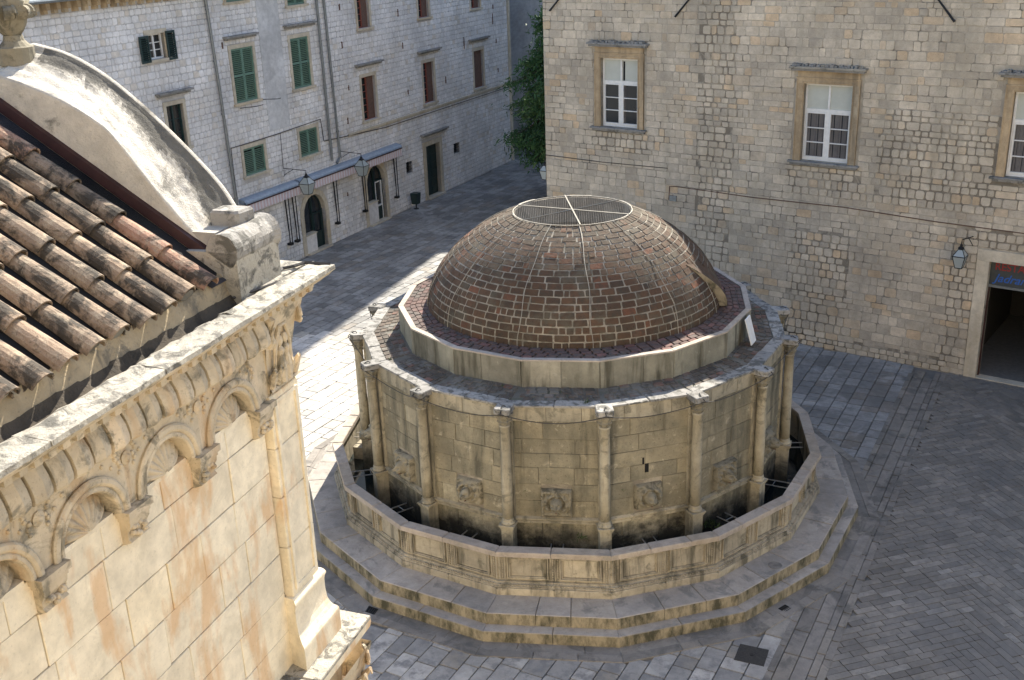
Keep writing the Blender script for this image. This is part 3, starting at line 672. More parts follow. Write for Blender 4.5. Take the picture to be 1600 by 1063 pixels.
# arched shopfronts
def arch(h, spring, wu0, wu1, sill, white, label):
    a, b, c, d = h; cx_ = (a+b)/2; rx = (b-a)/2; rz = d-spring; N = 18
    def ar(k, e=0): t = pi*k/N; return (cx_-(rx+e)*cos(t), spring+(rz+e)*sin(t))
    # voussoirs and jamb stones
    for k in range(0, N, 2):
        mb = MB(); (u0, z0), (u1, z1), (U0, Z0), (U1, Z1) = ar(k), ar(k+2), ar(k, .2), ar(k+2, .2)
        g_ = .004; q = [LW.p(u0, z0), LW.p(U0, Z0), LW.p(U1, Z1), LW.p(u1, z1)][::-1]
        pc = piece(q, LW.N, -.25, .035, .008, 0, 0, rt(), mid=True); mb.add(*pc[:3]); obj('voussoir', mb, 'mat_pale_stone', lb)
    for sgn, u0, u1 in ((0, a-.2, a), (1, b, b+.2)):
        z = 0
        while z < spring-.02:
            hh = min(rnd.uniform(.3, .42), spring-z); mb = MB(); LW.box(mb, u0, u1, z+.003, z+hh-.003, -.25, .034, rt()); obj('jamb_stone', mb, 'mat_pale_stone', lb); z += hh
    mb = MB()     # spandrels behind the ring, closing the square hole
    for k in range(N):
        (u0, z0), (u1, z1) = ar(k, .05), ar(k+1, .05)
        zt = d+.001
        if z0 < zt or z1 < zt:
            q = [LW.p(max(a, u0), min(z0, zt), -.02), LW.p(min(b, u1), min(z1, zt), -.02), LW.p(min(b, u1), zt, -.02), LW.p(max(a, u0), zt, -.02)]
            mb.add(q, [(0, 1, 2, 3)])
    obj('spandrel', mb, 'mat_pale_stone', lb)
    # glazing
    mb = MB(); pts = [LW.p(*ar(k, -.005), -.2) for k in range(N+1)]+[LW.p(b, 0, -.2), LW.p(a, 0, -.2)]
    mb.add(pts, [tuple(range(len(pts)))[::-1]]); obj('shop_glass', mb, 'mat_glass', lb)
    fm = 'mat_dark_green'; mb = MB()
    mb.tube([LW.p(*ar(k, -.03), -.18) for k in range(N+1)], .035, 4)
    LW.box(mb, wu0, b, spring-.03+ (0 if white else .0), spring+.03, -.2, -.14) if white else None
    LW.box(mb, wu0-.04, wu0+.04, .02, d-.12, -.2, -.138)
    LW.box(mb, b-.06, b, .02, spring, -.2, -.14); obj('shop_frame', mb, fm, lb)
    mb = MB(); LW.box(mb, a-.02, wu0-.04, 0, sill, -.24, .01, rt()); obj('stall_riser', mb, 'mat_rubble_left', lb)
    mb = MB(); LW.box(mb, a, wu0-.03, sill, sill+.04, -.2, .05, rt()); obj('shop_sill', mb, 'mat_pale_stone', lb)
    dm = 'mat_white_paint' if white else 'mat_dark_green'; zt = spring-.05 if white else 1.42
    mb = MB(); f = .045; u0, u1 = wu0+.05, b-.065
    LW.box(mb, u0, u0+f, .03, zt, -.19, -.13); LW.box(mb, u1-f, u1, .03, zt, -.19, -.13); LW.box(mb, u0+f, u1-f, zt-f, zt, -.19, -.132); LW.box(mb, u0+f, u1-f, .60, .66, -.19, -.132)
    dd = obj('shop_door', mb, dm, lb)
    mb = MB(); LW.box(mb, u0+f, u1-f, .03, .60, -.18, -.15); obj('door_panel', mb, 'mat_dark_green', dd)
    mb = MB(); LW.box(mb, a, b+.1, -.02, .05, -.25, .16, rt()); obj('door_step', mb, 'mat_pale_stone', lb)
arch(A1, 1.50, -.30, .36, .72, False, ''); arch(A2, 1.70, 4.10, 4.72, .90, True, '')
# panelled dark door
mb = MB(); 
for u0, u1 in ((DR[0]-.22, DR[0]), (DR[1], DR[1]+.22)): LW.box(mb, u0, u1, 0, DR[3], -.3, .05, rt())
LW.box(mb, DR[0]-.22, DR[1]+.22, DR[3]+.002, DR[3]+.2, -.3, .053, rt()); LW.box(mb, DR[0]-.1, DR[1]+.1, -.02, .06, -.3, .18, rt()); obj('doorway_surround', mb, 'mat_pale_stone', lb)
for u0, u1 in ((DR[0]+.01, 8.795), (8.805, DR[1]-.01)):
    mb = MB(); LW.box(mb, u0, u1, .07, DR[3]-.01, -.22, -.17)
    d_ = obj('door', mb, 'mat_dark_green', lb)
    for k in range(6):
        mb = MB(); LW.box(mb, u0+.08, u1-.08, .15+k*.365, .15+k*.365+.27, -.168, -.15); obj('door_panel', mb, 'mat_dark_green', d_)
for s in (S1, S2):
    mb = MB(); LW.box(mb, s[0]-.02, s[1]+.02, s[2]-.02, s[3]+.02, -.2, -.19); g_ = obj('vent_opening', mb, 'mat_interior', lb)
    mb = MB()
    for k in range(1, 5): mb.tube([LW.p(s[0]+(s[1]-s[0])*k/5, s[2], -.03), LW.p(s[0]+(s[1]-s[0])*k/5, s[3], -.03)], .011, 4)
    for k in range(1, 4): mb.tube([LW.p(s[0], s[2]+(s[3]-s[2])*k/4, -.035), LW.p(s[1], s[2]+(s[3]-s[2])*k/4, -.035)], .011, 4)
    obj('bars', mb, 'mat_black_iron', g_)
# stringcourse, pipes and cables
mb = MB(); LW.box(mb, 2.3, 16.85, 3.90, 3.97, 0, .07, (.3, .2, .2)); LW.box(mb, 2.3, 16.85, 3.84, 3.898, 0, .04, (.3, .2, .2)); obj('string_course', mb, 'mat_pale_stone', lb)
mb = MB(); mb.tube([LW.p(.69, 4.0, .04), LW.p(5, 3.76, .04), LW.p(16.8, 3.76, .09)], .018, 5); obj('cable', mb, 'mat_cable', lb)
mb = MB(); mb.tube([LW.p(-4.62, 3.0, .03), LW.p(-4.62, 4.74, .03), LW.p(-2.2, 4.76, .03), LW.p(.58, 4.84, .03), LW.p(.67, 4.02, .03)], .016, 5); obj('cable', mb, 'mat_cable', lb)
mb = MB(); mb.tube([LW.p(-1.9, 4.76, .03), LW.p(-1.95, 3.5, .03)], .010, 5); obj('cable', mb, 'mat_cable', lb)
for u0, u1, zb in ((-5.02, -4.72, 2.0), (.94, 1.0, 3.2), (1.38, 1.55, 3.25)):
    mb = MB(); mb.tube([LW.p(u0, 9.9, .09), LW.p((u0+u1)/2, 6.5, .09), LW.p(u1, zb, .09)]+([LW.p(1.25, 3.05, .12)] if u0 > 1.2 else []), .05, 8); p_ = obj('drainpipe', mb, 'mat_pipe', lb)
    mb = MB()
    for z in (4.2, 5.9, 7.6, 9.2):
        f_ = (9.9-z)/(9.9-zb); u = u0+(u1-u0)*f_; mb.lathe(LW.p(u, z, .09), [(.062, 0), (.062, .05)], 8)
    obj('pipe_collar', mb, 'mat_pipe', p_)
mb = MB(); LW.box(mb, 16.86, 17.06, -.02, 9.9, -.3, .06, (.1, .2, .3)); obj('quoin_strip', mb, 'mat_pale_stone', lb)
for u, z, l_ in ((2.45, 8.6, .22), (2.4, 7.2, .25), (2.6, 5.6, .2), (2.35, 4.35, .25), (6.8, 6.7, .25), (7.0, 4.8, .2), (10.3, 4.8, .3), (12.2, 6.1, .5), (15.2, 6.9, .5), (15.3, 7.6, .2), (15.5, 6.0, .2), (15.6, 4.6, .2), (-4.42, 7.95, .2), (6.6, 8.0, .3), (1.9, 1.6, .15)):
    mb = MB(); LW.box(mb, u, u+.035, z, z+l_, 0, .05); obj('iron_cramp', mb, 'mat_rust', lb)
mb = MB(); mb.tube([LW.p(-3.9, 5.95, .02), LW.p(-3.5, 5.98, .45), LW.p(-3.2, 5.98, .45)], .012, 4); obj('clothes_line_rod', mb, 'mat_black_iron', lb)
mb = MB(); mb.tube([LW.p(-2.8, 6.08, .02), LW.p(-2.4, 6.05, .45), LW.p(-2.2, 6.05, .45)], .012, 4); obj('clothes_line_rod', mb, 'mat_black_iron', lb)
# awnings
def awning(label, u0, u1, zt, arms):
    t = thing('awning', label, 'awning', LW.p((u0+u1)/2, zt-.4, 0), 'retracted striped awnings over the shopfronts')
    mb = MB(); rows_ = []
    for k in range(9):
        an = pi/2*k/8; rows_.append([LW.p(u0, zt-.16+.16*cos(an), .02+.30*sin(an)), LW.p(u1, zt-.16+.16*cos(an), .02+.30*sin(an))])
    mb.strip(rows_); LW.box(mb, u0, u1, zt-.17, zt-.162, .02, .32); LW.box(mb, u0, u0+.02, zt-.16, zt-.02, .02, .25); LW.box(mb, u1-.02, u1, zt-.16, zt-.02, .02, .25)
    obj('cassette', mb, 'mat_awning_metal', t)
    mb = MB(); LW.box(mb, u0+.02, u1-.02, zt-.215, zt-.172, .26, .33); obj('front_rail', mb, 'mat_flashing', t)
    n_ = int((u1-u0)/.085)
    for k in range(n_):
        a, b = u0+(u1-u0)*k/n_, u0+(u1-u0)*(k+1)/n_; mb = MB(); zb = zt-.50
        pts = [(a, zt-.216), (b, zt-.216), (b, zb+.03), (a+(b-a)*.75, zb+.006), ((a+b)/2, zb), (a+(b-a)*.25, zb+.006), (a, zb+.03)]
        w1_ = .010*(k % 2)
        vs_ = [LW.p(u, z, .300+w1_) for u, z in pts]+[LW.p(u, z, .306+w1_) for u, z in pts]
        mb.add(vs_, [tuple(range(7)), tuple(range(13, 6, -1))]+[(i, (i+1) % 7, 7+(i+1) % 7, 7+i) for i in range(7)])
        obj('valance_stripe', mb, 'mat_valance_pink' if k % 2 else 'mat_valance_white', t)
    for ua in arms:
        mb = MB(); mb.tube([LW.p(ua, zt-.2, .1), LW.p(ua+.02, zt-1.6, .12), LW.p(ua+.05, .75, .1)], .028, 5)
        mb.tube([LW.p(ua+.12, zt-.3, .16), LW.p(ua+.14, .78, .14)], .02, 5); mb.box(LW.p(ua, .72), LW.U, ZV, LW.N, -.05, .12, 0, .08, .03, .2)
        obj('folding_arm', mb, 'mat_black_iron', t)
awning('shorter left striped awning above the hidden shopfront by the lantern', -4.55, -1.48, 2.98, (-2.15, -1.72))
awning('longer striped awning above the two arched shopfronts', -1.38, 5.75, 2.98, (.92, 2.9, 5.35))
# waste bin
t = thing('waste_bin', 'dark metal waste bin on a post left of the tall dark door', 'waste bin', LW.p(6.52, 0, .35))
bx = LW.p(6.52, 0, .35)
mb = MB()
for k in range(4): pass
mb.lathe(bx, [(.19, .22), (.24, .68), (.235, .70), (.20, .70)], 4, (LW.U, LW.N, ZV), a0=pi/4); obj('bin_body', mb, 'mat_dark_green', t)
mb = MB(); mb.lathe(bx, [(.12, 0), (.12, .02), (.03, .04), (.03, .24)], 8); obj('post', mb, 'mat_black_iron', t)

# ================================================================== FAR BUILDINGS AND TREE
fb = thing('plastered_building', 'grey plastered building closing the far end of the street behind the tree', 'building', (2, 38.5, 0))
mb = MB(); mb.box(V((-9, 38.4, 0)), V((1, .12, 0)).normalized(), ZV, V((.12, -1, 0)).normalized(), 0, 30, -.03, 17.2, -8, 0); obj('wall', mb, 'mat_far_plaster', fb)
mb = MB(); mb.box(V((-9, 38.4, 0)), V((1, .12, 0)).normalized(), ZV, V((.12, -1, 0)).normalized(), -.3, 30.3, 17.21, 17.45, -8.3, .3); obj('eave', mb, 'mat_grey_stone', fb)
tw = thing('shadow_tower', 'unseen tall tower added behind the street end to shade the square', 'tower', (-6, 46, 0))  # unseen blocker, placed and sized to cast the plaza's left shadow edge
mb = MB(); mb.box(V((-18.4, 49, 0)), V((1, 0, 0)), ZV, V((0, -1, 0)), 0, 21.9, -.03, 36.5, -6, 1.2); obj('shadow_tower_shaft', mb, 'mat_rubble_left', tw)
mb = MB()
for k in range(11): mb.box(V((-18.4+2*k, 47.8, 36.51)), V((1, 0, 0)), ZV, V((0, -1, 0)), .1, 1.2, 0, 1.0, -.8, -.05)
obj('shadow_tower_battlement', mb, 'mat_rubble_left', tw)
# city wall under and behind the viewpoint (sunlit, it throws warm light back on the square)
cw = thing('city_wall', 'broad sunlit stone city wall behind the viewpoint', 'wall', (0, -24, 0))
mb = MB(); mb.box(V((-30, -22.3, 0)), V((1, 0, 0)), ZV, V((0, 1, 0)), 0, 60, -.02, 10.2, -4, 0); mb.box(V((-30, -26.3, 0)), V((1, 0, 0)), ZV, V((0, 1, 0)), 0, 60, -.02, 17, -2, 0); obj('wall_body', mb, 'mat_city_wall', cw)

def tree(name, label, base, h, seed):
    r = random.Random(seed); t = thing(name, label, 'tree', base)
    mb = MB(); b = V(base)
    pts = [b, b+V((.1, .05, h*.25)), b+V((-.05, .1, h*.55)), b+V((0, 0, h*.97))]; mb.tube(pts, [.28, .22, .14, .03], 8)
    tips = []
    def rad(z):
        if z < 1.6: return 0
        if z < 5.2: return 2.05+.75*min(1, (z-1.6)/1.2)
        if z < 6.3: return 2.8-1.25*(z-5.2)/1.1
        return 1.6*max(.1, 1-max(0, z-h*.8)/(h*.25))
    for k in range(110):
        z = 1.7+(h*.97-1.7)*(k/110); an = k*2.4+r.uniform(-.4, .4); L = rad(z)*r.uniform(.72, 1.05)
        s_ = b+V((0, 0, z+.3)); e_ = s_+V((cos(an)*L, sin(an)*L, -.18*L-r.uniform(0, .25))); m_ = s_.lerp(e_, .5)+V((0, 0, .22))
        mb.tube([s_, m_, e_], [.06, .035, .012], 5); tips.append((s_, m_, e_, L))
    obj('trunk', mb, 'mat_bark', t)
    fm = MB()
    for s_, m_, e_, L in tips:
        tb = (r.random()*.6, r.random(), r.random())
        for j in range(int(560*L/2.2)):
            f_ = r.random()**.75; c = (s_.lerp(m_, f_*2) if f_ < .5 else m_.lerp(e_, f_*2-1))
            sp_ = .06+.10*L*f_
            c = c+V((r.gauss(0, sp_), r.gauss(0, sp_), -abs(r.gauss(0, .26))+.08))
            d = V((r.gauss(0, 1), r.gauss(0, 1), r.gauss(-.7, .7))).normalized(); a_ = d.cross(V((r.random(), r.random(), r.random()))).normalized()
            l_, w_ = r.uniform(.12, .28), r.uniform(.02, .045)
            fm.add([c-a_*w_, c+a_*w_, c+a_*w_*.4+d*l_, c-a_*w_*.4+d*l_], [(0, 1, 2, 3)], (min(1, tb[0]+r.random()*.4), tb[1]*.9+r.random()*.1, tb[2]))
    obj('crown', fm, 'mat_foliage', t, kind=None)
    return t
tree('conifer_tree', 'dark green drooping conifer at the corner of the beige stone building', (.15, 25.5, 0), 10.0, 4)

# ================================================================== FOUNTAIN
ft = thing('domed_fountain', 'large sixteen-sided stone fountain with a brick dome, columns and a basin parapet', 'fountain', (0, 0, 0))
NS = 16; DA = pi/8
def av(k): return PH+k*DA
rf = random.Random(77)
def prism(mb, R0, R1, z0, z1, ox=0., tone=None, inner=False, top=True):
    """16-gon ring wall between vertex radii R0 (inner) and R1 (outer)"""
    for k in range(NS):
        a, b = av(k), av(k+1)
        o = [fr(R1, a, z0, ox), fr(R1, b, z0, ox), fr(R1, b, z1, ox), fr(R1, a, z1, ox)]
        mb.add(o, [(0, 1, 2, 3)], tone)
        if R0 > 0:
            if top: mb.add([fr(R1, a, z1, ox), fr(R1, b, z1, ox), fr(R0, b, z1, ox), fr(R0, a, z1, ox)], [(0, 1, 2, 3)], tone)
            mb.add([fr(R0, b, z0, ox), fr(R0, a, z0, ox), fr(R0, a, z1, ox), fr(R0, b, z1, ox)], [(0, 1, 2, 3)], tone)
        elif top: mb.add([fr(R1, a, z1, ox), fr(R1, b, z1, ox), V((ox, 0, z1))], [(0, 1, 2)], tone)
def side(k, R):
    A, B = fr(R, av(k)), fr(R, av(k+1)); U = (B-A).normalized(); return A, U, V((U.y, -U.x, 0)), (B-A).length
def fbox(mb, k, R, u0, u1, z0, z1, n0, n1, tone=None):
    A, U, N, L = side(k, R); mb.box(A, U, ZV, N, u0, u1, z0, z1, n0, n1, tone)
RWL = 4.30
mb = MB(); prism(mb, 3.3, RWL-.02, .0, 3.70, tone=(.2, .2, .5)); core = obj('drum_wall', mb, 'mat_mortar_dark', ft)
facing = lambda p: (CAM-p[3]).dot(V((p[3].x, p[3].y, 0))) > 0
P = []; PB = []; PT = []
for k in range(NS):
    A, U, N, L = side(k, RWL)
    def q4(u0, u1, z0, z1): return [A+U*u0+ZV*z0, A+U*u1+ZV*z0, A+U*u1+ZV*z1, A+U*u0+ZV*z1]
    for (a, b, c, d) in rows_layout(0, L, .45, 1.42, (.30, .34), (.45, .9), rf, (), .006): PB.append(piece(q4(a, b, c, d), N, -.03, rf.uniform(-.004, .006), .006, 0, .002, rt(rf), True, rf))
    for (a, b, c, d) in rows_layout(0, L, 1.54, 3.43, (.27, .34), (.42, .95), rf, ((L/2-.27, L/2+.27, 1.62, 2.08),), .006): P.append(piece(q4(a, b, c, d), N, -.03, rf.uniform(-.006, .006), .005, .01, .003, rt(rf), True, rf))
    for (a, b, c, d) in rows_layout(0, L, 3.43, 3.70, (.27, .27), (.6, .95), rf, (), .006): PT.append(piece(q4(a, b, c, d), N, -.03, rf.uniform(.012, .018), .005, .01, .002, rt(rf), True, rf))
emit(P, 'wall_stone', 'mat_fountain_wall', core, 300, 'wall_stones', facing)
emit(PB, 'base_stone', 'mat_fountain_wall', core, 150, 'base_stones', facing)
emit(PT, 'frieze_stone', 'mat_fountain_light', core, 60, 'frieze_stones', facing)
# string moulding, coping of the drum
for k in range(NS):
    A, U, N, L = side(k, RWL)
    prof = [(.0, 1.41), (.03, 1.42), (.035, 1.445), (.015, 1.46), (.05, 1.49), (.055, 1.52), (.0, 1.545)]
    A0, B0 = av(k), av(k+1); rows_ = []
    mb = MB(); rows_ = [[fr(RWL+o, A0, z), fr(RWL+o, B0, z)] for o, z in prof]; mb.strip([[r_[0] for r_ in rows_][::1], [r_[1] for r_ in rows_]], rt(rf)); obj('string_moulding', mb, 'mat_fountain_light', ft)
    n_ = 2
    for j in range(n_):
        f0, f1 = j/n_+.003, (j+1)/n_-.003
        o0, o1 = fr(RWL+.045, A0), fr(RWL+.045, B0); i0, i1 = fr(RWL-.21, A0), fr(RWL-.21, B0)
        q = [o0.lerp(o1, f0)+ZV*3.70, o0.lerp(o1, f1)+ZV*3.70, i0.lerp(i1, f1)+ZV*3.70, i0.lerp(i1, f0)+ZV*3.70]
        pc = piece(q, ZV, .003, .042+rf.uniform(-.010, .006), .014, .05, .016, rt(rf), True, rf); mb = MB(); mb.add(*pc[:3]); obj('coping_slab', mb, 'mat_deck_grey', ft)
# columns
colm = {}
for k in range(NS):
    a = av(k); X = V((cos(a), sin(a), 0)); Y = V((sin(a), -cos(a), 0)); c = fr(4.43, a)
    t = (.2+.4*rf.random(), .3, .3)
    mb = MB(); mb.box(c, X, ZV, Y, -.105, .105, .45, 1.38, -.16, .10, t)
    for z0, z1, e in ((1.382, 1.41, .012), (1.412, 1.44, .026), (1.442, 1.47, .038), (.45, .55, .03)): mb.box(c, X, ZV, Y, -.105-e, .105+e, z0, z1, -.15, .10+e, t)
    obj('pedestal', mb, 'mat_fountain_light', ft)
    mb = MB(); mb.lathe(c, [(.10, 1.472), (.122, 1.472), (.130, 1.495), (.122, 1.515), (.104, 1.525), (.102, 1.545), (.112, 1.562), (.096, 1.585)], 16, tone=t); obj('column_base', mb, 'mat_fountain_light', ft, smooth=True)
    mb = MB(); mb.lathe(c, [(.098, 1.586), (.098, 2.2), (.093, 2.9), (.089, 3.38), (.1, 3.385), (.1, 3.41), (.089, 3.42)], 18, tone=t); obj('column_shaft', mb, 'mat_fountain_light', ft, smooth=True)
    mb = MB()
    prof = [(.09, 3.42), (.10, 3.47), (.125, 3.50), (.105, 3.52), (.12, 3.56), (.155, 3.62), (.135, 3.64)]; n = 16; vs, fs = [], []
    for r_, z in prof:
        for i in range(n):
            an = 2*pi*i/n; rr = r_*(1+(.13 if i % 2 else -.05)*(z > 3.45)); vs.append(c+V((rr*cos(an), rr*sin(an), z)))
    for i in range(len(prof)-1):
        for j in range(n): fs.append((i*n+j, i*n+(j+1) % n, (i+1)*n+(j+1) % n, (i+1)*n+j))
    mb.add(vs, fs, t); cp = obj('capital', mb, 'mat_relief', ft)
    mb = MB(); pc = piece([c-X*.145-Y*.2, c-X*.145+Y*.15, c+X*.145+Y*.15, c+X*.145-Y*.2][::-1], ZV, 3.655, 3.755, .014, .12, .010, rt(rf), True, rf); mb.add(*pc[:3]); obj('abacus', mb, 'mat_deck_grey', cp)
    mb = MB(); mb.tube([c+ZV*3.76+X*.03, c+ZV*3.79+Y*.03, c+ZV*3.77-X*.02+Y*.08, c+ZV*3.70+Y*.19], .009, 5); obj('iron_hook', mb, 'mat_black_iron', cp)
    # narrow pilaster strip the column stands against
    mb = MB(); cc = fr(RWL, a); mb.box(cc, X, ZV, Y, -.10, .10, 1.55, 3.64, -.06, .022, t); obj('wall_strip', mb, 'mat_fountain_light', ft)
A, U, N, L = side(0, RWL); mb = MB(); mb.box(A+U*(L*.46)+ZV*2.33, U, ZV, N, 0, .07, 0, .17, -.02, .009); mb.box(A+U*(L*.43)+ZV*2.50, U, ZV, N, 0, .035, 0, .13, -.02, .009); obj('putlog_hole_shade', mb, 'mat_interior', core)  # dark plates proud of the wall, standing in for shade inside the holes
# swag cable
for k in range(NS):
    A, B = fr(4.62, av(k), 3.68), fr(4.62, av(k+1), 3.68); sg_ = rf.uniform(.17, .26)
    if k in (2, ): sg_ = .2
    mb = MB(); mb.tube([A.lerp(B, i/10)-ZV*(sg_*4*(i/10)*(1-i/10))-V((A.lerp(B, i/10).x, A.lerp(B, i/10).y, 0))*(.045*4*(i/10)*(1-i/10)) for i in range(11)], .009, 4); obj('hanging_cable', mb, 'mat_cable', ft)
# carved masks
def mask_mesh(variant):
    r = random.Random(variant*13+5); n = 34; mb = MB(); W_, H_ = .56, .50; vs, fs = [], []
    lobes = r.choice((8, 10, 12)); sq = variant % 2 == 0
    for j in range(n+1):
        for i in range(n+1):
            x, y = (i/n-.5)*2, (j/n-.5)*2
            rad = math.hypot(x, y*1.02); an = math.atan2(y, x)
            edge = max(abs(x), abs(y)); h = .035
            if sq: h += .03*(edge > .78)*(.6+.4*abs(sin((x if abs(y) > abs(x) else y)*11)))
            h += .055*max(0, 1-abs(rad-.68)/.22)*(.45+.55*abs(cos(an*lobes/2+.3*variant)))     # hair / leaves round the face
            fx, fy = x/.40, (y-.0)/.50; f_ = fx*fx+fy*fy
            if f_ < 1:
                h = max(h, .05+.11*math.sqrt(1-f_))
                for ex in (-.16, .16): h -= .045*math.exp(-(((x-ex)/.075)**2+((y-.10)/.06)**2))
                h += .045*math.exp(-((x/.05)**2+((y+.02)/.13)**2)); h -= .05*math.exp(-((x/.11)**2+((y+.23)/.045)**2)); h += .02*math.exp(-((x/.14)**2+((y+.33)/.05)**2))
                for ex in (-.22, .22): h += .02*math.exp(-(((x-ex)/.1)**2+((y+.1)/.09)**2))
            h += r.uniform(-.003, .003)
            if edge > .985: h = -.02
            if not sq and edge > .93: h = min(h, .01)
            xx = x*(1 if sq else 1-.12*abs(y)**3); vs.append((xx*W_/2, y*H_/2, h*1.7))
    for j in range(n):
        for i in range(n): o = j*(n+1)+i; fs.append((o, o+1, o+n+2, o+n+1))
    return vs, fs
MK = [mask_mesh(v) for v in range(4)]
for k in range(NS):
    A, U, N, L = side(k, RWL); vs, fs = MK[(k*3+1) % 4]; o = A+U*(L/2)+ZV*1.86
    mb = MB(); mb.add([o+U*x+ZV*y+N*(z+.01) for x, y, z in vs], fs, rt(rf)); mk = obj('carved_mask', mb, 'mat_relief', ft, smooth=True)
    mb = MB(); mb.tube([A+U*(L/2)+ZV*1.74+N*.08, A+U*(L/2)+ZV*1.73+N*.20], .014, 6); obj('spout', mb, 'mat_rust', mk)
    mb = MB()   # pair of rails from the drum to the basin wall
    for du in (-.11, .11): mb.tube([A+U*(L/2+du)+ZV*.98-N*.01, A+U*(L/2+du)+ZV*1.0+N*.62], .013, 5)
    mb.tube([A+U*(L/2-.11)+ZV*.985+N*.2, A+U*(L/2+.11)+ZV*.985+N*.2], .01, 4)
    obj('bucket_rail', mb, 'mat_rail', ft)
# water and basin
mb = MB(); prism(mb, 0, 4.98, .3, .62); obj('basin_water', mb, 'mat_water', ft)
# steps
def slab_ring(name, mat, R0, R1, z0, z1, per, r, parent, kind_mid=True, cham=.012, jz=.0, gap=.004, jl=.12):
    for k in range(NS):
        A0, B0 = av(k), av(k+1); cuts = [0]+[(j+1)/per+r.uniform(-jl, jl) for j in range(per-1)]+[1]
        for j in range(per):
            f0, f1 = cuts[j], cuts[j+1]; o0, o1, i0, i1 = fr(R1, A0), fr(R1, B0), fr(R0, A0), fr(R0, B0); L = (o1-o0).length; g = gap/L
            lo = f0+(g if j else 0); hi = f1-(g if j < per-1 else 0)
            q = [o0.lerp(o1, lo), o0.lerp(o1, hi), i0.lerp(i1, hi), i0.lerp(i1, lo)]
            pc = piece(q, ZV, z0, z1+r.uniform(-jz, jz), cham, 0, .0, rt(r), True, r); mb = MB(); mb.add(*pc[:3]); obj(name, mb, mat, parent)
rs = random.Random(9)
slab_ring('step_stone', 'mat_step', 5.45, 5.965, .0, .215, 2, rs, ft, jz=.002)
slab_ring('step_stone', 'mat_step', 4.9, 5.75, .18, .44, 3, rs, ft, jz=.002)
slab_ring('gutter_slab', 'mat_slab_gutter', 5.9, 6.20, -.04, .006, 3, rs, ft, cham=.004)
slab_ring('gutter_slab', 'mat_slab_gutter', 6.19, 6.38, -.04, .018, 3, rs, ft, cham=.012)
t_ = ft
mb = MB(); cc = fr(5.47, av(1)+.21, .444); mb.tube([cc+V((.12*cos(pi*j/12), .12*sin(pi*j/12), 0)) for j in range(25)], .007, 4, cap=False); mb.lathe(cc, [(.112, -.004), (.112, .002)], 24); mb.lathe(cc, [(.015, 0), (.015, .006)], 8); obj('round_lid', mb, 'mat_slab_gutter', ft)
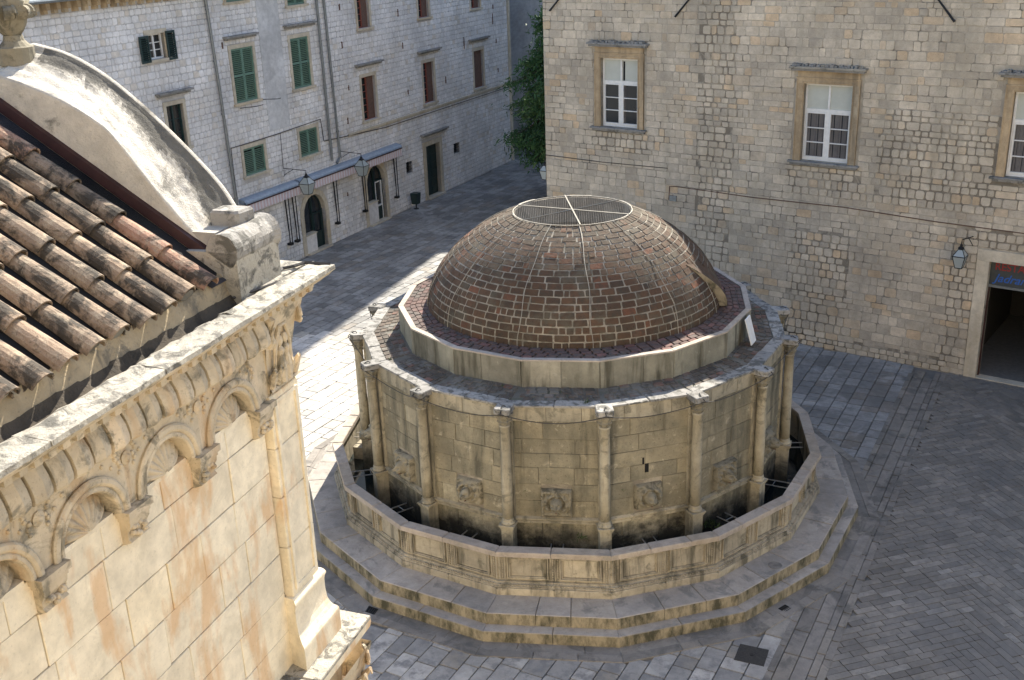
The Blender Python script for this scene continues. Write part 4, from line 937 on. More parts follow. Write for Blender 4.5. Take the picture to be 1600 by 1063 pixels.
# parapet round the basin
mb = MB(); prism(mb, 4.98, 5.06, .44, 1.205, tone=(.4, .3, .3)); pw = obj('parapet_wall', mb, 'mat_parapet', ft)
for k in range(NS):
    RP = 5.06; A, U, N, L = side(k, RP); A0, B0 = av(k), av(k+1)
    for (z0, z1, e) in ((.44, .575, .125), ):
        for j in range(2):
            f0, f1 = j/2+(.002 if j else 0), (j+1)/2-(.002 if j == 0 else 0)
            o0, o1, i0, i1 = fr(RP+e, A0), fr(RP+e, B0), fr(RP-.05, A0), fr(RP-.05, B0); q = [o0.lerp(o1, f0), o0.lerp(o1, f1), i0.lerp(i1, f1), i0.lerp(i1, f0)]
            pc = piece(q, ZV, z0, z1, .02, 0, 0, rt(rf), True, rf); mb = MB(); mb.add(*pc[:3]); obj('plinth_stone', mb, 'mat_parapet', ft)
    prof = [(.10, .576), (.105, .60), (.07, .615), (.075, .635), (.04, .65), (.045, .675), (.0, .685)]
    mb = MB(); mb.strip([[fr(RP+o, A0, z) for o, z in prof], [fr(RP+o, B0, z) for o, z in prof]], rt(rf)); obj('base_moulding', mb, 'mat_parapet', pw)
    mb = MB()
    for j in range(int(L/.055)): c = A+U*(j*.055+.03)+ZV*.627; mb.box(c, U, ZV, N, -.017, .017, -.013, .013, .04, .092, (.4, .3, .3))
    obj('bead_row', mb, 'mat_parapet', pw)
    for j in range(2):
        u0, u1 = (.16, L/2-.10) if j == 0 else (L/2+.10, L-.16)
        mb = MB(); pc = piece([A+U*(u0+.07)+ZV*.79, A+U*(u1-.07)+ZV*.79, A+U*(u1-.07)+ZV*1.115, A+U*(u0+.07)+ZV*1.115], N, -.01, .008+rf.uniform(-.003, .003), .006, .02, .002, rt(rf), True, rf); mb.add(*pc[:3]); obj('parapet_panel', mb, 'mat_parapet', pw)
        mb = MB(); tn = rt(rf)
        for e, hgt, wd in ((0, .048, .020), (.032, .034, .016)):
            a_, b_, c_, d_ = u0+e, u1-e, .735+e*.7, 1.175-e
            fbox(mb, k, RP, a_, a_+wd, c_, d_, 0, hgt, tn); fbox(mb, k, RP, b_-wd, b_, c_, d_, 0, hgt, tn); fbox(mb, k, RP, a_+wd, b_-wd, c_, c_+wd, 0, hgt-.001, tn); fbox(mb, k, RP, a_+wd, b_-wd, d_-wd, d_, 0, hgt-.001, tn)
        obj('panel_frame', mb, 'mat_parapet', pw)
    for uc, hw in ((L/2, .085), (.075, .07), (L-.075, .07)):
        mb = MB(); n_ = 4 if uc == L/2 else 3
        for i in range(n_):
            u = uc-hw+2*hw*(i+.5)/n_; mb.tube([A+U*u+ZV*.70+N*.002, A+U*u+ZV*1.17+N*.002], .018 if i % 2 else .026, 6, (.4, .3, .3))
            if i % 2:
                for z_ in range(9): mb.box(A+U*u+ZV*(.73+z_*.05), U, ZV, N, -.011, .011, -.012, .012, .01, .032, (.2, .2, .2))
        obj('fluted_strip', mb, 'mat_parapet', pw)
    per = rs.choice((2, 3)); cuts = [0]+[(j+1)/per+rs.uniform(-.08, .08) for j in range(per-1)]+[1]
    for j in range(per):
        f0, f1 = cuts[j]+(.0015 if j else 0), cuts[j+1]-(.0015 if j < per-1 else 0)
        o0, o1, i0, i1 = fr(5.165, A0), fr(5.165, B0), fr(4.945, A0), fr(4.945, B0); q = [o0.lerp(o1, f0), o0.lerp(o1, f1), i0.lerp(i1, f1), i0.lerp(i1, f0)]
        tn = rt(rs)
        if k == 15 and j == 1: tn = (1, .9, .2)
        pc = piece(q, ZV, 1.205, 1.30, .018, 0, 0, tn, True, rs); mb = MB(); mb.add(*pc[:3]); obj('coping_stone', mb, 'mat_coping', ft)
# deck between drum edge and ring
OX = .05
mb = MB()
for k in range(NS): mb.add([fr(RWL-.2, av(k), 3.712), fr(RWL-.2, av(k+1), 3.712), fr(3.55, av(k+1), 3.77), fr(3.55, av(k), 3.77)], [(0, 1, 2, 3)])
obj('deck_bed', mb, 'mat_mortar_roof', ft)
P = []
def polyring(R, f, z, ox=0.): # point on 16-gon perimeter, f in [0,16)
    k = int(math.floor(f)); return fr(R, av(k), z, ox).lerp(fr(R, av(k+1), z, ox), f-k)
for ri in range(4):
    Ra, Rb = RWL-.215-ri*.125, RWL-.215-(ri+1)*.125+.008; za = 3.716+ri*.012; n_ = int(2*pi*Ra/.215); o_ = rf.random()
    for i in range(n_):
        f0, f1 = (i+o_)*16/n_+.012, (i+1+o_)*16/n_-.012
        if int(f0) != int(f1) : 
            fm_ = math.floor(f1); 
            if f1-fm_ < .3: f1 = fm_-.001
            elif fm_-f0 < .3: f0 = fm_+.001
        q = [polyring(Ra, f0, za), polyring(Ra, f1, za), polyring(Rb, f1, za+.010), polyring(Rb, f0, za+.010)]
        P.append(piece(q, ZV, -.02, rf.uniform(.010, .018), .006, .07, .0025, rt(rf), r=rf))
emit(P, 'deck_brick', 'mat_brick_deck', ft, 300, 'deck_bricks')
# low ring under the dome
ring_core = MB(); prism(ring_core, 2.9, 3.56, 3.70, 4.255, OX, (.2, .2, .5)); rc = obj('dome_ring', ring_core, 'mat_mortar_roof', ft)
for k in range(NS):
    A0, B0 = av(k), av(k+1)
    cuts = [0, .5+rf.uniform(-.1, .1), 1]
    for j in range(2):
        f0, f1 = cuts[j], cuts[j+1]; o0, o1 = fr(3.57, A0, 0, OX), fr(3.57, B0, 0, OX); U = (o1-o0).normalized(); N = V((U.y, -U.x, 0))
        a, b = o0.lerp(o1, f0+.0015), o0.lerp(o1, f1-.0015)
        mb = MB(); pc = piece([a+ZV*3.745, b+ZV*3.745, b+ZV*4.262, a+ZV*4.262], N, -.02, .03+rf.uniform(-.003, .003), .006, 0, .0, rt(rf), True, rf); mb.add(*pc[:3]); obj('ring_panel', mb, 'mat_ring', rc)
    mb = MB(); pc = piece([fr(3.60, A0, 4.256, OX), fr(3.60, B0, 4.256, OX), fr(3.49, B0, 4.256, OX), fr(3.49, A0, 4.256, OX)], ZV, .007, .035, .008, 0, 0, rt(rf), True, rf); mb.add(*pc[:3]); obj('ring_rim', mb, 'mat_coping', rc)
P = []
for ri in range(4):
    Ra, Rb = 3.485-ri*.115, 3.485-(ri+1)*.115+.008; za = 4.262+ri*.008; n_ = int(2*pi*Ra/.22); o_ = rf.random()
    for i in range(n_):
        f0, f1 = (i+o_)*16/n_+.012, (i+1+o_)*16/n_-.012
        q = [polyring(Ra, f0, za, OX), polyring(Ra, f1, za, OX), polyring(Rb, f1, za+.007, OX), polyring(Rb, f0, za+.007, OX)]
        P.append(piece(q, ZV, -.02, rf.uniform(.008, .013), .005, .06, .002, rt(rf), r=rf))
emit(P, 'ring_brick', 'mat_brick_roof', rc, 200, 'ring_bricks')
# plaque leaning on the ring
A, U, N, L = side(0, 3.6)
ap = R_(66)
mb = MB(); c = fr(3.60, ap, 3.79, OX); X = V((cos(ap), sin(ap), 0)); Y = V((sin(ap), -cos(ap), 0)); mb.box(c+Y*.16, X, (ZV-Y*.28).normalized(), Y, -.16, .16, .0, .52, .0, .02, (.2, .1, .2)); obj('white_plaque', mb, 'mat_white_paint', rc)
# dome
DR0, DH, DQ = 2.99, 2.037, 1.8
TM = math.acos((1.2/DR0)**(DQ/2))
def _rz(th): c_, s_ = max(cos(th), 1e-6), max(sin(th), 1e-6); return DR0*c_**(2/DQ), DH*s_**(2/DQ)
def _nn(th):
    r_, z_ = _rz(th); a_, b_ = (r_/DR0)**(DQ-1)/DR0, (z_/DH)**(DQ-1)/DH; l_ = math.hypot(a_, b_); return a_/l_, b_/l_
def dome(th, a, off=0., ox=OX):
    r_, z_ = _rz(th); nr_, nz_ = _nn(th); r_ += off*nr_; return V((r_*sin(a)+ox, -r_*cos(a), 4.27+z_+off*nz_))
def dome_n(th, a):
    nr_, nz_ = _nn(th); return V((sin(a)*nr_, -cos(a)*nr_, nz_))
# equal arc steps
arc = [0]; NN = 400
for i in range(NN): 
    t0, t1 = TM*i/NN, TM*(i+1)/NN; arc.append(arc[-1]+(dome(t1, 0)-dome(t0, 0)).length)
def th_at(s_):
    for i in range(NN):
        if arc[i+1] >= s_: return TM*(i+(s_-arc[i])/(arc[i+1]-arc[i]))/NN
    return TM
mb = MB(); rows_ = []
for i in range(25):
    rows_.append([dome(TM*i/24, 2*pi*j/96) for j in range(96)])
rows2 = [[V((1.16*sin(2*pi*j/96)+OX, -1.16*cos(2*pi*j/96), 6.07)) for j in range(96)], [V((1.14*sin(2*pi*j/96)+OX, -1.14*cos(2*pi*j/96), 5.55)) for j in range(96)], [V((1.9*sin(2*pi*j/96)+OX, -1.9*cos(2*pi*j/96), 5.3)) for j in range(96)], [V((2.9*sin(2*pi*j/96)+OX, -2.9*cos(2*pi*j/96), 4.0)) for j in range(96)]]
mb.strip(rows_, (.3, .3, .5), closed=True); dm = obj('dome', mb, 'mat_mortar_dome', ft, smooth=True)
mb = MB(); mb.strip([rows_[-1]]+rows2, (.3, .3, .5), closed=True); obj('dome_lining', mb, 'mat_mortar_dark', dm)
mb = MB(); mb.lathe((OX, 0, 3.72), [(2.95, 0), (2.95, .02)], 40); obj('chamber_floor', mb, 'mat_interior', ft)
P = []; ST = arc[-1]-.19; NC = 18
for c_ in range(NC):
    s0, s1 = ST*c_/NC, ST*(c_+1)/NC; t0, t1 = th_at(s0+.0085), th_at(s1-.0085); rm = _rz((t0+t1)/2)[0]; n_ = max(8, int(round(2*pi*rm/.285))); o_ = rf.random()
    ang = [2*pi*(i+o_)/n_ for i in range(n_)]
    for i in range(n_):
        a0 = ang[i]; a1 = a0+2*pi/n_
        parts_ = [(a0, a1)]
        if rf.random() < .16: m_ = a0+(a1-a0)*rf.uniform(.35, .65); parts_ = [(a0, m_), (m_, a1)]
        for (b0, b1) in parts_:
            g_ = .0085/rm; 
            q = [dome(t0, b0+g_), dome(t0, b1-g_), dome(t1, b1-g_), dome(t1, b0+g_)]
            am = (b0+b1)/2; tm = (t0+t1)/2; nn = dome_n(tm, am)
            tn = rt(rf)
            P.append(piece(q, nn, -.02, rf.uniform(.005, .016), .008, .10, .006, tn, r=rf))
emit(P, 'brick', 'mat_brick_dome', dm, 300, 'bricks', lambda p: (CAM-p[3]).dot(V((p[3].x-OX, p[3].y, p[3].z-4))) > 0)
n_ = 70
for i in range(n_):
    a0, a1 = 2*pi*i/n_+.005, 2*pi*(i+1)/n_-.005; t0, t1 = th_at(ST+.008), TM
    q = [dome(t0, a0), dome(t0, a1), dome(t1, a1), dome(t1, a0)]; mb = MB(); pc = piece(q, dome_n((t0+t1)/2, (a0+a1)/2), -.02, rf.uniform(.008, .018), .006, .06, .003, rt(rf), r=rf); mb.add(*pc[:3]); obj('crown_brick', mb, 'mat_brick_dome', dm)
# opening: rim, spokes, net, straps
mb = MB(); mb.tube([V((1.19*sin(2*pi*j/48)+OX, -1.19*cos(2*pi*j/48), 6.10)) for j in range(49)], .010, 6, cap=False); rim = obj('opening_rim', mb, 'mat_strap', dm)
for a in (R_(7), R_(67), R_(-53)):
    mb = MB(); mb.tube([V((1.2*sin(a)+OX, -1.2*cos(a), 6.11)), V((-1.2*sin(a)+OX, 1.2*cos(a), 6.11))], .017 if a == R_(7) else .010, 5); obj('spoke', mb, 'mat_strap', rim)
mb = MB(); n_ = 52
for i in range(1, n_):
    x = -1.19+2.38*i/n_; h = math.sqrt(max(0, 1.19**2-x*x))
    for pa, pb in ((V((x+OX, -h, 6.098)), V((x+OX, h, 6.098))), (V((-h+OX, x, 6.096)), V((h+OX, x, 6.096)))):
        mb.tube([pa, pb], .0018, 3, cap=False)
obj('wire_net', mb, 'mat_cable', rim, kind='stuff')
for j in range(6):
    ac = R_(-7+60*j); 
    pts = []
    for sgn in (-1, 1):
        a_ = ac+sgn*R_(13); seg = [dome(TM*(1-i/30), a_+sgn*R_(1.5)*sin(i*.5)*.25, .024) for i in range(31)]
        if sgn < 0: pts = seg[::-1]+[dome(TM, ac+R_(13)*x, .03) for x in (-.8, -.4, 0, .4, .8)]
        else: pts += seg
    if j == 0: pts += [dome(0, ac+R_(14), .04)+V((.05, -.06, -.0)), dome(0, ac+R_(22), .1)+V((0, 0, .01)), dome(0, ac+R_(30), .05)+V((0, 0, .01))]
    mb = MB(); mb.tube(pts, .0065, 5); obj('strap', mb, 'mat_strap', dm)
# dormer on the right flank of the dome
inn, out_, bk = [], [], []
for i in range(9):
    f = i/8; a_ = R_(73-13*f); th_ = th_at(arc[-1]*(.02+.42*f)); p_ = dome(th_, a_, .0); o_ = .02+.19*sin(pi*min(1, .25+.75*f))**1.0*(1-f*.15) if f < 1 else .02
    inn.append(p_); out_.append(p_+V((sin(a_+.25), -cos(a_+.25), 0))*o_); bk.append(dome(th_at(arc[-1]*(.02+.46*f)), a_+R_(26), .0))
mb = MB(); mb.strip([inn, out_], (.2, .2, .3)); do = obj('dormer_cheek', mb, 'mat_parapet', dm)
mb = MB(); mb.strip([out_, bk], (.5, .3, .3)); obj('dormer_roof', mb, 'mat_brick_dome', do)
mb = MB(); mb.tube([p+V((-.01, -.012, .0)) for p in inn], .012, 5); obj('dormer_edge', mb, 'mat_rust', do)
# ferns and moss growing in the basin and on the deck
def weed(parent, c, n_, s_, r, name='weed', mat='mat_moss'):
    mb = MB(); c = V(c)
    for i in range(n_):
        d = V((r.gauss(0, 1), r.gauss(0, 1), abs(r.gauss(.7, .6)))).normalized(); a_ = d.cross(V((r.random(), r.random(), r.random()))).normalized(); b = c+V((r.gauss(0, s_*.6), r.gauss(0, s_*.6), r.gauss(0, s_*.15)))
        l_ = s_*r.uniform(.4, 1); mb.add([b-a_*l_*.18, b+a_*l_*.18, b+d*l_+a_*l_*.05, b+d*l_-a_*l_*.05], [(0, 1, 2, 3)])
    obj(name, mb, mat, parent, kind='stuff')
rw = random.Random(2)
for a, R, z, n_, s_ in ((-1.75, 4.6, .75, 90, .16), (-1.9, 4.75, .7, 70, .14), (.06, 4.12, 3.75, 30, .06), (-1.05, 4.03, 3.76, 18, .03), (.55, 4.1, 3.75, 14, .03), (-.55, 3.66, 3.78, 30, .035), (-.35, 3.66, 3.78, 26, .03), (-.8, 3.66, 3.78, 20, .03), (.62, 4.36, .98, 60, .12), (.02, 4.36, 1.2, 40, .08), (-.2, 4.36, 2.1, 16, .035), (.2, 4.36, 2.1, 16, .035)):
    weed(ft, fr(R, a, z), n_, s_, rw)
mb = MB(); mb.box(fr(4.62, av(-4)-.18, .62), V((cos(1.3), sin(1.3), 0)), ZV, V((sin(1.3), -cos(1.3), 0)), -.35, .35, .0, .28, -.12, .12, (.2, .2, .2)); obj('basin_block', mb, 'mat_parapet', ft)

# ================================================================== CHURCH
cht = thing('small_church', 'cream stone church with shell-niche cornice, tiled roof and curved gable', 'church', Lc(-2, -1, 0))
rc_ = random.Random(41)
def cbox(mb, s0, s1, t0, t1, z0, z1, tone=None):
    mb.box(CO, CU, ZV, CN, s0, s1, z0, z1, t0, t1, tone)
def cq(s0, s1, z0, z1, t=0.): return [Lc(s0, t, z0), Lc(s1, t, z0), Lc(s1, t, z1), Lc(s0, t, z1)]
def cobj(name, mb, mat, **k): return obj(name, mb, mat, cht, **k)
mb = MB(); cbox(mb, -8, -.03, -4.0, -.02, -.03, 8.02); cbox(mb, -8, -.03, -4.0, -.26, 8.021, 8.97); cobj('wall_core', mb, 'mat_mortar_pale')
# big ashlar blocks
P = []
zs = [5.58, 5.95, 6.33, 6.70, 7.08, 7.46, 7.84, 8.08]
for i in range(len(zs)-1):
    s = -.46
    while s > -7.4:
        w_ = rc_.uniform(.36, .78); s1_ = max(s-w_, -7.5)
        P.append(piece(cq(s1_+.0035, s-.0035, zs[i]+.0035, zs[i+1]-.0035), CN, -.03, rc_.uniform(.0, .009), .005, .01, .003, rt(rc_), True, rc_)); s = s1_
s = .0
for zb, zt_ in [(z, z+.5) for z in (-.0, .5, 1, 1.5, 2, 2.5, 3, 3.5, 4, 4.5)]:
    s = .2
    while s > -7.4:
        w_ = rc_.uniform(.5, .9); P.append(piece(cq(s-w_+.004, s-.004, zb+.004, zt_-.004, .12), CN, -.12, .0, .005, .01, .003, rt(rc_), True, rc_)); s -= w_
emit(P, 'ashlar_block', 'mat_church', cht, 300)
mb = MB(); cbox(mb, -8, .16, -4.2, .10, -.03, 5.3, (.3, .3, .3)); cobj('lower_wall', mb, 'mat_church')
# facade face (seen edge on) and corner pilaster
mb = MB(); cbox(mb, -.03, .0, -4.0, -.5, 5.6, 8.97, (.2, .2, .2)); cobj('facade_wall', mb, 'mat_church')
mb = MB()
zz = [6.26, 6.75, 7.22, 7.66, 8.12]
for i in range(4): 
    pc = piece(cq(-.44, .0, zz[i]+.003, zz[i+1]-.003, .0), CN, -.5, .075, .008, 0, 0, rt(rc_), True, rc_); mb = MB(); mb.add(*pc[:3]); pil = cobj('pilaster_block', mb, 'mat_church')
mb = MB(); 
for s0, s1_ in ((-.40, -.365), (-.075, -.04)): cbox(mb, s0, s1_, .076, .092, 6.33, 8.07, (.3, .3, .3))
cbox(mb, -.364, -.076, .076, .091, 6.33, 6.36); cbox(mb, -.364, -.076, .076, .091, 8.04, 8.07); cobj('pilaster_moulding', mb, 'mat_church')
def sweep(prof, s0, s1_, mat, name, joints=None, front=None):
    """profile [(t,z)] run along the side wall; if front is given it returns round the corner onto the facade"""
    ss = [s0]+(joints or [])+[s1_]
    for i in range(len(ss)-1):
        a, b = ss[i], ss[i+1]; mb = MB(); tn = rt(rc_); last = (i == len(ss)-2) and front
        g = .002
        A = [Lc(a+g, t, z) for t, z in prof]; B = [Lc((t if last else b-g), t, z) for t, z in prof]
        mb.strip([A, B], tn); mb.add(A[::-1], [tuple(range(len(A)))], tn)
        if last:
            C = [Lc(t, -4.1, z) for t, z in prof]; mb.strip([B, C], tn)
        else: mb.add(B, [tuple(range(len(B)))], tn)
        cobj(name, mb, mat)
# pilaster base
base = [(.0, 6.275), (.082, 6.275), (.095, 6.26), (.108, 6.235), (.110, 6.215), (.100, 6.195), (.094, 6.16), (.093, 6.10), (.095, 6.03), (.102, 5.96), (.116, 5.91), (.136, 5.87), (.158, 5.845), (.168, 5.825), (.170, 5.80), (.170, 5.58), (.0, 5.58)]
A = [Lc(-.47-max(0, t-.08)*.6, t, z) for t, z in base]; B = [Lc(t-.05, t, z) for t, z in base]; C = [Lc(t-.05, -4, z) for t, z in base]
mb = MB(); mb.strip([B, A][::-1], (.3, .3, .3)); mb.strip([B, C], (.3, .3, .3)); mb.add(A, [tuple(range(len(A)))], (.3, .3, .3)); cobj('pilaster_base', mb, 'mat_church')
# ledge above the lower storey
mb = MB(); prof = [(.0, 5.30), (.14, 5.30), (.18, 5.36), (.24, 5.42), (.33, 5.48), (.34, 5.53), (.34, 5.565)]
A = [Lc(-8, t, z) for t, z in prof]; B = [Lc(t+.03, t, z) for t, z in prof]; C = [Lc(t+.03, -4.2, z) for t, z in prof]; mb.strip([A, B, C], (.3, .3, .3)); cobj('ledge_moulding', mb, 'mat_church')
s = .375
ed = [(-8, -6.6), (-6.6, -5.2), (-5.2, -3.9), (-3.9, -2.7), (-2.7, -1.6), (-1.6, -.62), (-.62, .375)]
for a, b in ed:
    mb = MB(); q = [Lc(a+.003, .345, 5.566), Lc(b-.0, .345, 5.566), Lc(b-.0, -.1, 5.566), Lc(a+.003, -.1, 5.566)][::1]
    pc = piece([Lc(a+.003, .345, 5.566), Lc(b, .345, 5.566), Lc(b, -.02, 5.60), Lc(a+.003, -.02, 5.60)][::-1], -ZV, 0, 0, 0, 0, 0)
    pc = piece([Lc(a+.003, .345, 5.53), Lc(b, .345, 5.53), Lc(b, -.02, 5.53), Lc(a+.003, -.02, 5.53)], ZV, .037, .072, .012, .02, .004, rt(rc_), True, rc_); mb.add(*pc[:3]); cobj('ledge_slab', mb, 'mat_church_top')
mb = MB(); pc = piece([Lc(-.02, -.02, 5.53), Lc(.375, -.02, 5.53), Lc(.375, -4.0, 5.53), Lc(-.02, -4.0, 5.53)][::-1], -ZV, -.037, -.07, .01, 0, 0, rt(rc_), True); mb.add(*pc[:3]); cobj('ledge_slab', mb, 'mat_church_top')
# lower corner capital with volutes
mb = MB(); cbox(mb, -.42, .26, .05, .24, 4.2, 4.86, (.3, .3, .3)); cobj('lower_pilaster', mb, 'mat_church')
mb = MB(); 
pr = [(0, 4.86), (.02, 4.9), (.04, 5.0), (.07, 5.12), (.12, 5.22), (.14, 5.29)]
mb.strip([[Lc(-.44-o, .24+o*.5, z) for o, z in pr], [Lc(.26+o, .24+o*.5, z) for o, z in pr], [Lc(.26+o, -.3, z) for o, z in pr]], (.3, .3, .3)); lcap = cobj('lower_capital', mb, 'mat_church_carved')
def volute(c, X, Y, N, r0, turns, mat, parent, tube=.02, name='volute', z=1):
    pts = []
    n_ = int(turns*16)
    for i in range(n_+1): a = i/16*2*pi; r_ = r0*(1-.78*i/n_); pts.append(c+X*(r_*cos(a))+Y*(r_*sin(a))+N*(.03*i/n_))
    mb = MB(); mb.tube(pts, [tube*(1-.5*i/n_) for i in range(n_+1)], 6, (.3, .3, .3)); mb.lathe(c, [(tube*1.1, -.05), (tube*1.2, .03), (tube*.5, .05)], 10, (X, Y, N)); mb.lathe(c, [(r0*.95, -.07), (r0*.95, .0)], 16, (X, Y, N)); obj(name, mb, mat, parent, smooth=False)
dgn = (CU+CN).normalized(); dgs = (CU-CN).normalized()
volute(Lc(.33, .27, 5.17), dgs, ZV, (CN*.8-CU*.6).normalized(), .095, 2.2, 'mat_church_carved', lcap, .022)
volute(Lc(-.40, .31, 5.17), CU, ZV, CN, .085, 2.2, 'mat_church_carved', lcap, .022)
for i in range(7):
    s0 = -.36+i*.10; mb = MB(); mb.tube([Lc(s0, .25, 4.88), Lc(s0, .29, 5.02), Lc(s0, .36, 5.1), Lc(s0, .37, 5.05)], [.035, .035, .025, .01], 6, rt(rc_)); obj('acanthus_leaf', mb, 'mat_church_carved', lcap)
for i in range(5):
    s0 = .28; t0 = .15-i*.1; mb = MB(); mb.tube([Lc(s0, t0, 4.88), Lc(s0+.05, t0, 5.02), Lc(s0+.12, t0, 5.1), Lc(s0+.13, t0, 5.05)], [.035, .035, .025, .01], 6, rt(rc_)); obj('acanthus_leaf', mb, 'mat_church_carved', lcap)
# frieze plate with arched niches
ACs = [-.93-.80*k for k in range(8)]; AR = .35; AZ = 8.10; HS = .40
mb = MB(); ztop = 8.57
for ci, sc in enumerate(ACs):
    N_ = 20; tn = rt(rc_)
    for k in range(N_):
        a0, a1 = pi*k/N_, pi*(k+1)/N_; p0 = (sc-AR*cos(a0), AZ+AR*sin(a0)); p1 = (sc-AR*cos(a1), AZ+AR*sin(a1))
        x0, x1 = sc-HS+2*HS*k/N_, sc-HS+2*HS*(k+1)/N_
        mb = MB() if k == 0 else mb
        mb.add([Lc(p0[0], .05, p0[1]), Lc(p1[0], .05, p1[1]), Lc(x1, .05, ztop), Lc(x0, .05, ztop)], [(0, 1, 2, 3)], tn)
    mb.add([Lc(sc-HS, .05, AZ), Lc(sc-AR, .05, AZ), Lc(sc-HS, .05, ztop)], [(0, 1, 2)], tn); mb.add([Lc(sc+AR, .05, AZ), Lc(sc+HS, .05, AZ), Lc(sc+HS, .05, ztop)], [(0, 1, 2)], tn)
    cbox(mb, sc-HS+.002, sc+HS-.002, -.255, .049, ztop-.03, ztop-.002, tn)
    # rosettes and beads in the spandrels
    for ds, dz in ((-.395, .33), ): mb.lathe(Lc(sc+ds, .05, AZ+dz), [(.045, 0), (.05, .012), (.03, .02), (.018, .03)], 9, (CU, ZV, CN), tn)
    for j in range(9):
        a_ = pi*(.22+.56*j/8)
        if abs(j-4) > 1: mb.lathe(Lc(sc-(AR+.075)*cos(a_), .05, AZ+(AR+.06)*sin(a_)), [(.016, 0), (.014, .01), (.006, .016)], 6, (CU, ZV, CN), tn)
    for ds in (-.33, .33):
        for j in range(5): mb.lathe(Lc(sc+ds*(1.0-.12*j*.3)+rc_.uniform(-.02, .02), .05, AZ+.30+.032*j), [(.02, 0), (.016, .014), (.006, .02)], 6, (CU, ZV, CN), tn)
    cobj('spandrel_plate', mb, 'mat_church_carved')
    # archivolt: two rolls
    mb = MB(); prof = [(.352, .05), (.358, .085), (.345, .105), (.32, .11), (.305, .095), (.298, .075), (.288, .088), (.268, .09), (.258, .07), (.254, .03), (.252, -.09)]
    rows_ = []
    for k in range(25):
        a_ = pi*k/24; rows_.append([Lc(sc-r_*cos(a_), t if t <= .05 else .05+(t-.05)*.6, AZ+r_*sin(a_)) for r_, t in prof])
    mb.strip(rows_, rt(rc_)); mb.add(rows_[0], [tuple(range(len(prof)))[::-1]]); mb.add(rows_[-1], [tuple(range(len(prof)))]); cobj('archivolt', mb, 'mat_church_carved', smooth=False)
    # shell
    mb = MB(); nr, na = 9, 54; rows_ = []
    for i in range(nr+1):
        rr = .015+.24*i/nr; row = []
        for j in range(na+1):
            a_ = pi*j/na; rib = .024*abs(sin(a_*9))*(i/nr)**.7; d_ = .035-.105*(rr/.255)**2+rib; row.append(Lc(sc-rr*cos(a_), d_, AZ+.01+rr*sin(a_)*(1-.05*abs(cos(a_*9)))))
        rows_.append(row)
    mb.strip(rows_, rt(rc_)); sh = cobj('scallop_shell', mb, 'mat_church_carved', smooth=True)
    mb = MB(); cbox(mb, sc-.25, sc+.25, -.17, .012, AZ-.03, AZ+.004, rt(rc_)); cobj('niche_sill', mb, 'mat_church')
    # corbel between the arches
    for s0 in ((sc-HS, sc+HS) if ci == 0 else (sc-HS,)):
     mb = MB(); tn = rt(rc_)
     cbox(mb, s0-.125, s0+.125, .0, .115, 8.045, 8.095, tn); cbox(mb, s0-.11, s0+.11, .0, .095, 8.01, 8.044, tn)
     pr = [(.09, 8.009), (.085, 7.97), (.06, 7.93), (.055, 7.88), (.075, 7.86), (.03, 7.84), (.0, 7.83)]
     mb.strip([[Lc(s0+.10, t, z) for t, z in pr], [Lc(s0-.10, t, z) for t, z in pr]], tn); mb.add([Lc(s0+.10, t, z) for t, z in pr]+[Lc(s0+.10, 0, 8.009)], [tuple(range(8))], tn); mb.add([Lc(s0-.10, t, z) for t, z in pr]+[Lc(s0-.10, 0, 8.009)], [tuple(range(8))[::-1]], tn)
     for j in range(8): mb.lathe(Lc(s0+rc_.uniform(-.07, .07), .07, rc_.uniform(7.88, 7.99)), [(.022, 0), (.018, .02), (.006, .03)], 6, (CU, ZV, CN), tn)
     cobj('carved_corbel', mb, 'mat_church_carved')
mb = MB(); cbox(mb, -.529, -.02, -.255, .048, 8.10, 8.57); cobj('corner_frieze', mb, 'mat_church_carved')
# corner capital with figures and volutes
mb = MB(); pr = [(0, 8.12), (.01, 8.14), (.035, 8.15), (.03, 8.17), (.0, 8.18), (.0, 8.40), (.03, 8.60), (.08, 8.74), (.09, 8.79)]
mb.strip([[Lc(-.40-o*.6, .06+o, z) for o, z in pr], [Lc(.0+o, .06+o, z) for o, z in pr], [Lc(.0+o, -.6, z) for o, z in pr]], (.3, .3, .3)); cc_ = cobj('corner_capital', mb, 'mat_church_carved')
mb = MB(); cbox(mb, -.40, -.001, -.2, .059, 8.121, 8.78); cbox(mb, -.44, .10, -.5, .165, 8.792, 8.815); obj('capital_block', mb, 'mat_church_carved', cc_)
volute(Lc(.06, .11, 8.66), dgs, ZV, (CN*.9-CU*.45).normalized(), .085, 2, 'mat_church_carved', cc_, .02)
mb = MB(); mb.tube([Lc(-.33, .08, 8.22), Lc(-.33, .11, 8.5), Lc(-.26, .12, 8.66), Lc(-.17, .12, 8.66), Lc(-.11, .11, 8.52), Lc(-.10, .09, 8.25)], .018, 6); obj('tabernacle_arch', mb, 'mat_church_carved', cc_)
for s0 in (-.25, -.17):
    mb = MB(); mb.lathe(Lc(s0, .10, 8.19), [(.038, 0), (.045, .12), (.03, .22), (.04, .27), (.016, .30), (.03, .325), (.033, .355), (.02, .385), (.004, .39)], 9); obj('carved_figure', mb, 'mat_church_carved', cc_)
for i in range(5):
    s0 = -.38+i*.09; mb = MB(); mb.tube([Lc(s0, .07, 8.18), Lc(s0, .10, 8.28), Lc(s0, .13, 8.33), Lc(s0, .13, 8.30)], [.03, .03, .02, .008], 6, rt(rc_)); obj('acanthus_leaf', mb, 'mat_church_carved', cc_)
